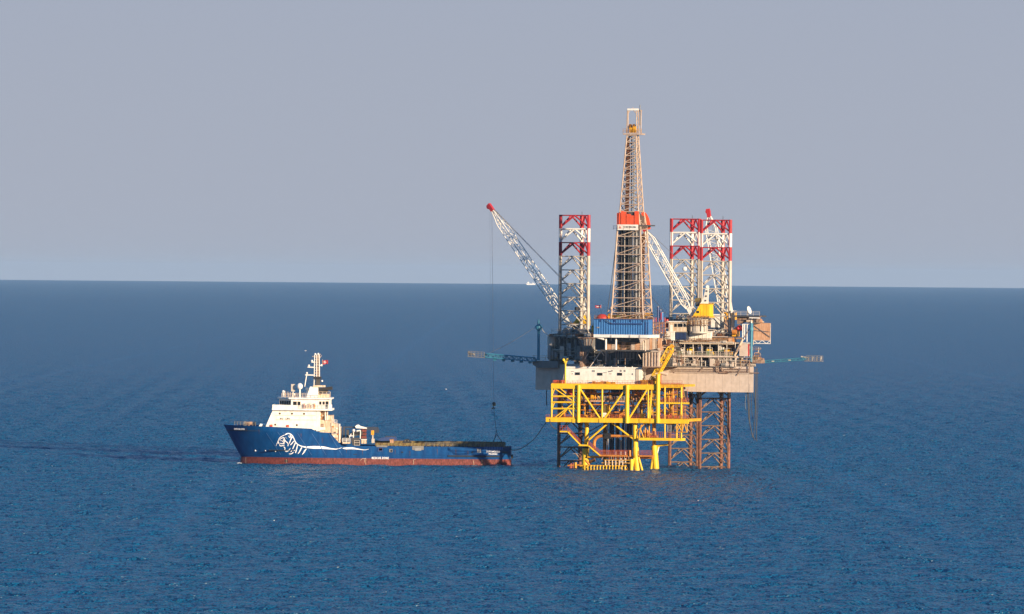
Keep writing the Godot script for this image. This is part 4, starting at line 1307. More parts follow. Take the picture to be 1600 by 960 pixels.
	pbox("wing_floor", 863, 628.6, 900, 629.4, FRONT - 0.6, BACK, "orange_pipe")
	# the right wing with its stair tower
	pbox("wing_beam", 1031, 629.0, 1076.4, 631.4, FRONT - 0.1, FRONT - 0.5, "safety_yellow")
	pbox("wing_beam", 1005, 629.4, 1025, 631.2, FRONT - 3, FRONT - 3.4, "deep_yellow")
	for x in [1051.8, 1059.0, 1066.4]:
		upright("stair_post", x, 604, 656, FRONT - 0.8, 0.14, "deep_yellow")
	for y in [607.0, 617.4, 630.0, 643.4, 648.0]:
		ptube("stair_beam", 1051.6, y, 1066.6, y, FRONT - 0.8, 0.14, "deep_yellow")
	for d in [[1052, 617, 1066, 608], [1052, 629, 1066, 618], [1052, 631, 1066, 643], [1052, 641, 1059, 631], [1067, 606, 1072, 629], [1067, 632, 1074, 655], [1046, 618, 1052, 609]]:
		ptube("stair_brace", d[0], d[1], d[2], d[3], FRONT - 0.8, 0.1, "worn_yellow")
	for q in [[1031, 1076, 629, 0.0], [1031, 1076, 655.4, 0.0], [1051, 1068, 607, 0.7], [1051, 1068, 617.6, 0.7], [1051, 1068, 643.6, 0.7]]:
		railing([p(q[0], q[2], FRONT - q[3]), p(q[1], q[2] + 0.3, FRONT - q[3])], 1.1, "red_rail", null, 0.6, 0.07)
	# red rails all round
	railing([p(864, 601.6, FRONT - 0.1), p(1066, 602.4, FRONT - 0.1)], 1.15, "red_rail", null, 1.3, 0.05)
	railing([p(853, 655.2, FRONT - 0.2), p(1000, 655.6, FRONT - 0.2)], 1.1, "red_rail", null, 0.9, 0.06)
	for k in 2:
		var zz := FRONT - 4.0 - k * 4.0
		railing([p(905 + k * 3, 655.2, zz), p(1050, 655.6, zz)], 1.1, "red_rail", null, 0.8, 0.07)
	for k in 2:
		railing([p(1030, 606, FRONT - 4 - k * 4), p(1064, 606.3, FRONT - 4 - k * 4)], 1.1, "red_rail", null, 0.8, 0.07)
	# the mezzanine
	pbox("mezzanine_beam", 914, 626.4, 976, 628.0, FRONT - 3, FRONT - 3.3, "panel_tan")
	pbox("mezzanine_plate", 914, 626.0, 1030, 627.0, FRONT - 3.02, BACK + 1, "steel_dark")
	railing([p(934, 626, FRONT - 3), p(976, 626.4, FRONT - 3)], 1.0, "leg_grey")

	# legs of the jacket
	var lg := part("jacket_leg")
	tube("upper_tube", p(917.4, 660, 10), p(915.4, 700, 10), 0.52, "safety_yellow", lg)
	tube("lower_tube", p(915.4, 700, 10), p(914.0, 740, 10), 0.86, "safety_yellow", lg)
	tube("clamp", p(915.2, 701, 10), p(915.3, 698, 10), 0.95, "steel_dark", lg)
	lg = part("jacket_leg")
	tube("upper_tube", p(992.4, 660, 12), p(993.2, 700, 12), 0.66, "safety_yellow", lg)
	tube("lower_tube", p(993.2, 700, 12), p(996.0, 740, 12), 0.78, "safety_yellow", lg)
	ptube("skirt_brace", 996, 708, 1003.6, 735.5, 12.4, 0.26, "safety_yellow", lg)
	ptube("skirt_brace", 991, 716, 986, 737, 12.6, 0.3, "safety_yellow", lg)
	ptube("collar", 990.5, 722, 998.0, 722, 12.0, 0.4, "deep_yellow", lg)
	lg = part("jacket_leg")
	tube("upper_tube", p(1022, 660, 10), p(1022.4, 698, 10), 0.5, "deep_yellow", lg)
	tube("lower_tube", p(1022.4, 697, 10), p(1025.6, 740, 10), 0.78, "safety_yellow", lg)
	ptube("skirt_brace", 1021, 709, 1017, 738, 10.3, 0.3, "safety_yellow", lg)
	ptube("skirt_brace", 1023, 699, 1023, 712, 10.5, 0.2, "orange_pipe", lg)
	ptube("bracket_arm", 1024, 703, 1030, 697.4, 10, 0.22, "safety_yellow")
	ptube("bracket_arm", 1026, 697, 1044, 695.2, 10, 0.24, "safety_yellow")
	ptube("bracket_strut", 1030, 697.2, 1026.4, 712, 10, 0.14, "ship_white")
	upright("jacket_pile", 986.8, 718, 738, FRONT + 0.4, 0.42, "safety_yellow")
	for d in [[920, 687.6, 950, 661.5], [990.5, 687.2, 956.5, 661.5]]:
		ptube("knee_brace", d[0], d[1], d[2], d[3], 12.2, 0.25, "safety_yellow")
	ptube("horizontal_brace", 918, 714.4, 990, 714.6, 11, 0.3, "deep_yellow")
	ptube("horizontal_brace", 998, 715.6, 1020, 715.8, 11, 0.28, "orange_pipe")
	ptube("horizontal_brace", 916, 724.6, 930, 718.6, 5, 0.4, "orange_pipe")

	# stairs and the walkway above the water
	var z := 12.8
	for f in [[887.2, 675.6, 906.5, 695.6], [919.5, 697.2, 937.5, 712.4]]:
		var sr := part("stair")
		for s in [0.0, -1.1]:
			tube("stringer", p(f[0], f[1], z + s), p(f[2], f[3], z + s), 0.19, "safety_yellow", sr)
		for k in 12:
			var q := p(f[0], f[1], z).lerp(p(f[2], f[3], z), (k + 0.5) / 12.0)
			box("tread", q + Vector3(-0.15, -0.02, -1.0), q + Vector3(0.15, 0.03, 0), "deep_yellow", sr)
		railing([p(f[0], f[1], z), p(f[2], f[3], z)], 1.3, "red_rail", sr, 0.35, 0.07)
		railing([p(f[0], f[1], z - 1.1), p(f[2], f[3], z - 1.1)], 1.3, "red_rail", sr, 0.35, 0.07)
	pbox("stair_landing", 874.6, 673.6, 887.6, 675.8, z, z - 2, "safety_yellow")
	pbox("stair_landing", 904, 695.2, 919.6, 697.4, z, z - 2, "safety_yellow")
	pbox("walkway", 936.6, 711.4, 985, 713.4, z, z - 1.6, "orange_pipe")
	pbox("walkway", 998, 712.0, 1020, 714.0, z, z - 1.6, "orange_pipe")
	railing([p(875, 673.6, z), p(887, 673.8, z)], 1.3, "red_rail", null, 0.6, 0.07)
	railing([p(937, 711.4, z), p(985, 711.8, z)], 1.25, "red_rail", null, 0.28, 0.06)
	railing([p(937, 711.4, z - 1.5), p(985, 711.8, z - 1.5)], 1.25, "red_rail", null, 0.33, 0.06)
	railing([p(998, 712, z), p(1020, 712.2, z)], 1.25, "red_rail", null, 0.33, 0.06)
	upright("walkway_end_post", 984.2, 704, 713, z, 0.3, "orange_pipe")
	ptube("handrail_loop", 895, 709.6, 904, 709.4, z, 0.05, "leg_grey")

	# boat landing
	var bl := part("boat_landing")
	for k in 14:
		upright("fender_post", 913.6 + k * 4.85, 727.6, 737.4, FRONT + 1.0, 0.13, "safety_yellow", bl)
	for k in 6:
		upright("upper_fender_post", 946 + k * 5.4, 719.5, 727.5, FRONT + 0.8, 0.14, "ship_cream", bl)
	for q in [[906, 728.2, 979, 728.6, 0.22], [911, 733.4, 980, 733.8, 0.15], [944, 719.4, 988, 719.6, 0.13], [940, 723.6, 986, 724, 0.1]]:
		ptube("fender_beam", q[0], q[1], q[2], q[3], FRONT + 0.6, q[4], "deep_yellow", bl)
	for k in 26:
		var x := rng.randf_range(940, 988)
		var y := rng.randf_range(713, 734)
		ptube("landing_strut", x, y, x + rng.randf_range(-5, 5), y + rng.randf_range(2, 9), rng.randf_range(9, 14.5), 0.09, ["derrick_steel", "orange_pipe", "steel_tan", "deep_yellow"][rng.randi() % 4], bl)
	for k in 10:
		upright("rail_stub", 952 + k * 3.4, 713.5, 719, FRONT, 0.06, ["red_rail", "derrick_steel"][k % 2], bl)
	for q in [[899.4, 723, 736, 0.33], [893.0, 724.4, 736, 0.16], [891.0, 725, 736, 0.1], [896.0, 723.6, 735, 0.12]]:
		upright("landing_pile", q[0], q[1], q[2], FRONT - 2, q[3], "deep_yellow" if q[3] > 0.3 else "red_rail", bl)
	ptube("landing_strut", 882, 731.6, 886.4, 727.4, FRONT - 4, 0.16, "ship_white", bl)
	ptube("fender_beam", 887, 728, 905, 727, FRONT - 2, 0.2, "orange_pipe", bl)
	ptube("fender_beam", 915, 719, 921, 727, FRONT - 1, 0.3, "orange_pipe", bl)

	# the lower right hand deck
	pbox("cellar_deck", 998, 685.2, 1065, 688.4, FRONT - 0.4, FRONT - 4, "safety_yellow")
	for x in [1039.0, 1057.6, 1064.8]:
		upright("cellar_post", x, 660, 686, FRONT - 0.5, 0.2, "safety_yellow")
	for x in [1008.4, 1014.4]:
		upright("cellar_post", x, 661, 686, FRONT - 1.5, 0.16, "deep_yellow")
	for d in [[998, 686, 1002, 664], [998, 672, 1008, 661], [1001, 672, 1006, 685]]:
		ptube("cellar_brace", d[0], d[1], d[2], d[3], FRONT - 1, 0.15, "deep_yellow")
	railing([p(1012, 685.2, FRONT - 0.5), p(1065, 685.8, FRONT - 0.5)], 1.6, "red_rail", null, 0.55, 0.06)
	railing([p(1016, 685.2, FRONT - 3.8), p(1065, 685.8, FRONT - 3.8)], 1.6, "red_rail", null, 0.55, 0.06)
	var tf := part("hanging_frame")
	for x in [1057.4, 1066.0, 1073.6]:
		upright("post", x, 659.5, 676, FRONT - 0.3, 0.13, "deep_yellow", tf)
	for d in [[1057, 675.6, 1074, 675.8], [1057, 661, 1074, 661], [1066, 675, 1069, 661], [1069, 661, 1073, 675], [1058, 662, 1065, 674], [1058, 674, 1065, 662]]:
		ptube("bar", d[0], d[1], d[2], d[3], FRONT - 0.3, 0.12, "deep_yellow", tf)

	# conductors and risers that run down through the decks
	var cs := [[945, 0.46, "worn_yellow", 655, 4.6], [949.6, 0.17, "leg_grey", 655, 5.2], [954.6, 0.42, "pipe_navy", 655, 4.0], [958.4, 0.2, "steel_dark", 655, 2.8], [962.4, 0.15, "pipe_grey", 655, 5.2], [965.6, 0.4, "pipe_navy", 655, 4.3], [970.0, 0.3, "pipe_grey", 688, 5.2], [973.6, 0.3, "machine_blue", 655, 3.4], [977.4, 0.2, "leg_grey", 655, 5.2], [981.6, 0.42, "pipe_navy", 655, 4.0], [986.0, 0.3, "steel_dark", 655, 2.8]]
	for c in cs:
		upright("conductor", c[0], c[3], 738, c[4], c[1], c[2])
	hose("flow_line", [p(942, 681.6, 12.4), p(936, 682.4, 12.4), p(931, 686, 12.4), p(928.6, 692, 12.4), p(928.4, 707, 12.4)], 0.42, "orange_pipe")
	ptube("flow_line", 955, 681.6, 969, 681.8, 12.4, 0.36, "orange_pipe")
	ptube("flow_line", 969, 681.8, 991, 682, 12.2, 0.3, "worn_yellow")
	pbox("valve", 944, 677.6, 953.4, 686, 12.9, 11.9, "rubber_black")
	upright("valve_stem", 948.6, 674, 690, 12.4, 0.16, "rubber_black")
	pbox("black_cabinet", 1010.2, 662, 1014, 668, FRONT - 1.0, FRONT - 2, "rubber_black")
	for k in 4:
		ptube("riser_brace", 918 + k * 3, 676 + k * 4, 940 + k * 8, 664 + k * 3, 3.5, 0.1, "leg_rust")
	# the forked lifting post at the left
	var fk := part("forked_post")
	upright("post", 883.4, 566, 601, FRONT - 0.6, 0.2, "safety_yellow", fk)
	ptube("fork_arm", 883.4, 568, 880.9, 562, FRONT - 0.6, 0.28, "safety_yellow", fk)
	ptube("fork_arm", 883.4, 568, 886.2, 562, FRONT - 0.6, 0.28, "safety_yellow", fk)
	for x in [880.6, 886.4]:
		ball("fork_tip", p(x, 562.6, FRONT - 0.6), Vector3(0.34, 0.36, 0.34), "safety_yellow", fk)
	ptube("guy_rod", 882.6, 578, 878.6, 600, FRONT - 0.6, 0.05, "leg_grey", fk)
	for k in 40:
		var x := rng.randf_range(908, 1048)
		var low := rng.randf() < 0.6
		var y0 := rng.randf_range(612, 624) if not low else rng.randf_range(632, 648)
		upright("service_pipe", x, y0, 626 if not low else 656, rng.randf_range(3.5, 11), rng.randf_range(0.06, 0.17), ["orange_pipe", "deep_yellow", "worn_yellow", "pipe_grey", "red_rail", "steel_dark", "pipe_navy"][rng.randi() % 7])
	for k in 26:
		var x := rng.randf_range(906, 1035)
		var y := rng.randf_range(610, 653)
		ptube("service_pipe", x, y, x + rng.randf_range(8, 26), y + rng.randf_range(-0.2, 0.2), rng.randf_range(3.5, 11.5), rng.randf_range(0.06, 0.2), ["orange_pipe", "deep_yellow", "worn_yellow", "derrick_brown", "orange_pipe", "steel_tan"][rng.randi() % 6])

	# vessels and machines between the decks are things of their own
	var vessels := [["process_vessel", "long orange horizontal vessel left of the middle column, on the mezzanine", 917, 621.6, 955, 2.0, "orange_pipe", 8.5], ["process_vessel", "orange horizontal vessel right of the middle column, on the mezzanine", 986, 622.5, 1006, 2.1, "orange_pipe", 9.0], ["process_vessel", "dull orange horizontal vessel low on the lower deck, left of the middle column", 952, 649.0, 976, 2.2, "orange_pipe", 9.0], ["process_vessel", "brown orange horizontal vessel behind the middle diagonal, upper level", 950, 622.4, 972, 1.5, "deep_yellow", 7.0]]
	for v in vessels:
		thing(v[0], v[1], "tank", p((v[2] + v[4]) / 2, v[3] + 4, v[7]), "orange vessels between the yellow decks")
		var r: float = v[5] / 6.2 * 1.25
		ptube("shell", v[2], v[3], v[4], v[3], v[7], r, v[6])
		ball("end_cap", p(v[2], v[3], v[7]), Vector3(r * 0.6, r, r), v[6])
		ball("end_cap", p(v[4], v[3], v[7]), Vector3(r * 0.6, r, r), v[6])
		for f in [0.25, 0.75]:
			var x: float = lerpf(v[2], v[4], f)
			pbox("saddle", x - 1, v[3] + 1.5, x + 1, v[3] + 4.6, v[7] + 0.3, v[7] - 0.3, "deep_yellow")
			upright("nozzle", x, v[3] - 5, v[3], v[7], 0.12, "worn_yellow")
	thing("yellow_tote", "upright yellow green box on the lower deck beside the thin middle post", "box", p(946, 655, 10))
	pbox("tote_body", 941.6, 633.6, 949.4, 652, 10.5, 8.5, "olive_rail")
	pbox("tote_edge", 948, 633.2, 949.8, 652, 10.6, 8.4, "safety_yellow")
	thing("white_panel_box", "small white instrument box at the foot of the yellow green box", "box", p(943, 655, 12))
	pbox("box_body", 940.8, 645.4, 946.0, 652, 12, 11, "ship_white")
	pbox("box_legs", 941.4, 652, 945.4, 655.4, 11.8, 11.2, "steel_grey")
	thing("blue_skid", "dark blue machine on the lower deck between the two diagonals", "machinery", p(961, 655, 8))
	pbox("machine_body", 957.4, 637, 965, 650, 9, 7, "machine_blue")
	pbox("machine_base", 956.6, 650, 966, 655, 9.2, 6.8, "steel_dark")
	tube("machine_wheel", p(966, 643, 8.6), p(966, 643, 8.2), 0.7, "machine_blue")
	thing("grey_vessel", "grey upright vessel behind the right hand diagonal on the lower deck", "tank", p(993, 655, 9))
	upright("shell", 992, 638, 652, 9, 0.95, "pipe_grey")
	ball("dome", p(992, 638, 9), Vector3(0.95, 0.5, 0.95), "leg_grey")
	upright("shell_light", 997.6, 637, 653, 9.6, 0.35, "ship_white")
	pbox("skirt", 988, 652, 999, 655, 9.8, 8, "steel_tan")
	thing("xmas_tree", "upright yellow valve tree right of the middle column", "valve", p(993, 627, 8))
	upright("valve_body", 994.4, 610, 623, 8, 0.4, "safety_yellow")
	for y in [613.0, 617.0, 621.0]:
		ptube("valve_wing", 988.6, y, 1003, y, 8, 0.18, "orange_pipe")
		tube("hand_wheel", p(987.6, y, 8), p(988.4, y, 8), 0.4, "signal_red")
	thing("grey_cylinder", "grey tall cylinder under the upper deck, left part", "tank", p(921, 620, 6))
	upright("shell", 920, 607, 621, 6, 0.85, "steel_grey")
	ball("cap", p(920, 607, 6), Vector3(0.85, 0.3, 0.85), "steel_grey")
	thing("blue_tank", "blue tank high under the upper deck, left of the middle column", "tank", p(964, 620, 5))
	pbox("tank_body", 955, 608.6, 969, 619, 5.5, 3.5, "container_blue")
	pbox("tank_strap", 962, 608.4, 963, 619, 5.6, 3.4, "machine_blue")
	skid("lower_deck_left_gear", "red and orange gear low on the lower deck, left of the thin middle post", 908, 644, 938, 655, 11, 5, ["orange_pipe", "deep_yellow", "red_rail", "worn_yellow", "steel_grey", "orange_pipe"], 34)
	skid("lower_deck_right_gear", "orange and grey gear low on the lower deck, right of the middle column", 984, 640, 1024, 655, 11, 4, ["orange_pipe", "deep_yellow", "pipe_grey", "safety_yellow", "steel_tan"], 34)
	skid("mezzanine_gear", "pipes and valves on the mezzanine above the middle of the platform", 908, 611, 976, 626, 10, 4, ["orange_pipe", "deep_yellow", "worn_yellow", "steel_grey", "panel_tan"], 40)
	skid("right_mezzanine_gear", "orange valves on the mezzanine right of the middle column", 984, 609, 1024, 627, 11, 4, ["orange_pipe", "deep_yellow", "worn_yellow", "panel_tan"], 34)
	skid("cellar_deck_gear", "orange pump set on the lowest right hand deck", 1001, 668, 1022, 685, 12, 10, ["orange_pipe", "deep_yellow", "red_rail", "panel_tan"], 20)
	skid("right_wing_gear", "pipework behind the stair tower on the right wing", 1032, 632, 1066, 655, 10, 4, ["orange_pipe", "deep_yellow", "steel_grey", "red_rail", "pipe_navy"], 30)
	skid("right_wing_top_gear", "pipework high on the right wing under the upper deck", 1033, 608, 1066, 629, 10, 4, ["orange_pipe", "deep_yellow", "steel_grey", "red_rail", "pipe_navy"], 26)

	thing("hanging_basket", "grey work basket hanging below the right end of the lower deck", "basket", p(1048, 676, 12))
	for x in [1043.4, 1048.6, 1053.8]:
		for zz in [11.4, 12.8]:
			upright("post", x, 664, 676, zz, 0.09, "pipe_grey")
	for k in 6:
		for zz in [11.4, 12.8]:
			ptube("mesh_bar", 1043.4, 665 + k * 2.1, 1053.8, 665.1 + k * 2.1, zz, 0.07, "pipe_grey")
	pbox("basket_floor", 1043, 675, 1054.2, 676.4, 12.9, 11.3, "steel_grey")
	pbox("basket_back", 1043.4, 666, 1053.8, 675, 11.5, 11.42, "pipe_grey")
	ptube("basket_sling", 1044, 664, 1048, 660, 12, 0.06, "deep_yellow")
	ptube("basket_sling", 1053, 664, 1048, 660, 12, 0.06, "deep_yellow")
	ptube("top_bar", 1042, 663.4, 1055, 663.8, 12.8, 0.12, "deep_yellow")

	thing("white_house", "long white windowed house on top of the yellow platform", "house", p(944, 601.4, 10))
	pbox("walls", 884.2, 575.2, 1002.6, 601.0, 12.4, 8.4, "ship_white")
	pbox("roof_edge", 883.8, 574.4, 1003, 575.6, 12.55, 8.2, "white_paint")
	for k in 16:
		var x := 890.6 + k * 7.1
		pbox("wall_joint", x, 576.5, x + 0.45, 600, 12.415, 12.36, "ship_white")
	for k in 11:
		var x := 889 + k * 11.0
		ball("lifting_lug", p(x, 574.4, 12.2), Vector3(0.2, 0.26, 0.2), "white_paint")
	for w in [[899.2, 582.4, 905.8, 586], [933.8, 583.2, 941.2, 586.8], [965, 583.2, 972, 586.8]]:
		pbox("window_frame", w[0] - 0.4, w[1] - 0.4, w[2] + 0.4, w[3] + 0.4, 12.5, 12.38, "pipe_grey")
		pbox("window_pane", w[0], w[1], w[2], w[3], 12.56, 12.44, "glass_dark")
	for w in [[893, 580.2, 897, 580.9], [894, 583.6, 894.8, 585], [925.6, 578.8, 929.6, 581], [943, 582.2, 948, 583], [951.4, 579.8, 955, 581.6], [955.4, 578.8, 957.6, 580.6], [952, 584, 956, 584.8], [969.4, 578.4, 971.6, 581], [975.4, 578.6, 977.6, 581], [988, 583.6, 989.4, 586]]:
		pbox("wall_fitting", w[0], w[1], w[2], w[3], 12.54, 12.38, "pipe_grey")
	pbox("stained_panel", 993.2, 576, 998.6, 600, 12.5, 12.37, "leg_grey")
	for k in 2:
		var q := p(1003.6 + k * 3, 584.6, 11.6 - 1.8 * k)
		box("end_vent", Vector3(p(1002.6, 590, 12.4).x, q.y - 0.5, 11.4 - 1.7 * k), Vector3(p(1002.6, 590, 12.4).x + 0.06, q.y + 0.5, 11.1 - 1.7 * k), "letter_dark")
	thing("orange_netting_box", "red orange netted box left of the long white house", "box", p(874, 601.4, 10))
	pbox("box_body", 866, 596.2, 883, 600.8, 11.5, 9, "orange_pipe")
	for k in 11:
		upright("net_bar", 865.4 + k * 1.8, 594.8, 601.4, 12.2, 0.07, "orange_sheet")
	for y in [595.0, 597.0, 599.2]:
		ptube("net_bar", 865.4, y, 883.4, y, 12.2, 0.07, "orange_sheet")
	skid("deck_edge_fittings", "small orange fittings along the deck edge before the white house", 926, 597.4, 962, 601.4, 13.6, 12.9, ["orange_pipe", "deep_yellow"], 22)
	thing("amber_locker", "amber locker at the right end of the white house", "locker", p(1008, 601.4, 10))
	pbox("locker_body", 1000.6, 594.8, 1007.8, 601.2, 13.6, 12.6, "worn_yellow")
	pbox("locker_lid", 1000.2, 594.2, 1008.2, 595, 13.7, 12.5, "deep_yellow")

	# the platform's own crane boom
	thing("platform_crane", "yellow lattice crane boom leaning up right from the platform's right column", "crane", p(1020, 600, 12))
	var bm := part("boom")
	lattice(p(1017.4, 600, 12), p(1050.4, 541, 12), 1.5, 1.45, 18, "safety_yellow", 0.11, bm, 0.08)
	bar("boom_head", p(1048.6, 544, 12), p(1051.6, 539.6, 12), 1.1, 0.9, "deep_yellow", bm)
	bar("cat_ladder", p(1021, 599, 12.9), p(1048, 548, 12.9), 0.3, 0.2, "deep_yellow", bm)
	for q in [[1014.6, 601, 1019, 590], [1019.8, 601, 1020.6, 589], [1025, 601, 1022, 590]]:
		ptube("foot_strut", q[0], q[1], q[2], q[3], 12.4, 0.17, "deep_yellow")
	pbox("foot_platform", 1010, 600.2, 1026, 602.4, 13.2, 10.5, "deep_yellow")
	skid("crane_foot_gear", "yellow winch gear at the foot of the yellow crane boom", 1009, 592, 1026, 600.4, 13, 10.6, ["deep_yellow", "worn_yellow", "safety_yellow"], 22)
	thing("boom_rest", "short pinkish tan tube lying right of the yellow column's top", "tube", p(1037, 587, 11))
	tube("rest_tube", p(1031, 582.4, 11), p(1042.6, 585.4, 11), 0.42, "hull_tan")
	upright("rest_post", 1033, 584, 602, 11, 0.12, "red_rail")


# ------------------------------------------------------------------ supply ship
var stem_rows: Array = []        # [height, x of the stem] of the ship's bow profile


func sx(px: float, z := 0.0) -> float:
	return p(px, 690, z).x


func sy(px: float, py: float, z := 0.0) -> float:
	return p(px, py, z).y


func stem_x(y: float) -> float:
	for k in stem_rows.size() - 1:
		if y <= stem_rows[k + 1][0]:
			return lerpf(stem_rows[k][1], stem_rows[k + 1][1], clampf((y - stem_rows[k][0]) / (stem_rows[k + 1][0] - stem_rows[k][0]), 0, 1))
	return stem_rows[-1][1]


func half_beam(x: float, y: float) -> float:
	var entry := lerpf(25.0, 12.5, clampf(y / 10.0, 0.0, 1.0))
	var s := clampf((x - stem_x(y)) / entry, 0.0, 1.0)
	var h := 8.0 * pow(1.0 - pow(1.0 - s, 2.1), 0.8)
	var stern := clampf((x - sx(783.5)) / 2.4, 0.0, 1.0)
	return minf(h, 8.0 - 2.9 * stern)


func hull_point(px: float, py: float, proud: float) -> Vector3:
	# the point of the port side that stands at that place of the side view
	var q := p(px, py, 0)
	return Vector3(q.x, q.y, -8.0 + half_beam(q.x, q.y) + proud)


func shell(called: String, rows: Array, mat: String, x_end: float) -> void:
	# rows are functions of the station t giving the height; both sides of the hull are lofted between neighbours
	var n := 46
	var grid := []
	for j in rows.size():
		var line := []
		for i in n + 1:
			var t := pow(float(i) / n, 1.8)
			if i > n - 6:
				t = lerpf(pow(float(n - 6) / n, 1.8), 1.0, (i - n + 6) / 6.0)
			var y: float = rows[j].call(t)
			var x := lerpf(stem_x(y), x_end, t)
			line.append(Vector3(x, y, half_beam(x, y)))
		grid.append(line)
	for side in [1.0, -1.0]:
		for j in rows.size() - 1:
			for i in n:
				var c := []
				for q in [grid[j][i], grid[j][i + 1], grid[j + 1][i + 1], grid[j + 1][i]]:
					c.append(Vector3(q.x, q.y, -8.0 + q.z * side) - off)
				quad(c[0], c[1], c[2], c[3])
	for j in rows.size() - 1:
		var a: Vector3 = grid[j][n]
		var b: Vector3 = grid[j + 1][n]
		quad(Vector3(a.x, a.y, -8 - a.z) - off, Vector3(a.x, a.y, -8 + a.z) - off, Vector3(b.x, b.y, -8 + b.z) - off, Vector3(b.x, b.y, -8 - b.z) - off)
	commit(called, mat)


func ribbon(pts: Array, widths: Array, proud: float) -> void:
	# a painted stroke laid on the port side; pts in photograph pixels
	var path := []
	for i in pts.size() - 1:
		for k in 4:
			var a: Vector2 = pts[i]
			var b: Vector2 = pts[i + 1]
			var p0: Vector2 = pts[maxi(i - 1, 0)]
			var p3: Vector2 = pts[mini(i + 2, pts.size() - 1)]
			path.append([a.cubic_interpolate(b, p0, p3, k / 4.0), lerpf(widths[i], widths[i + 1], k / 4.0)])
	path.append([pts[-1], widths[-1]])
	for i in path.size() - 1:
		var a: Vector2 = path[i][0]
		var b: Vector2 = path[i + 1][0]
		var d := (path[mini(i + 1, path.size() - 1)][0] as Vector2) - (path[maxi(i - 1, 0)][0] as Vector2)
		var d2 := (path[mini(i + 2, path.size() - 1)][0] as Vector2) - a
		var na: Vector2 = d.normalized().orthogonal() * path[i][1] * 0.5
		var nb: Vector2 = d2.normalized().orthogonal() * path[i + 1][1] * 0.5
		quad(hull_point(a.x + na.x, a.y + na.y, proud) - off, hull_point(b.x + nb.x, b.y + nb.y, proud) - off, hull_point(b.x - nb.x, b.y - nb.y, proud) - off, hull_point(a.x - na.x, a.y - na.y, proud) - off)


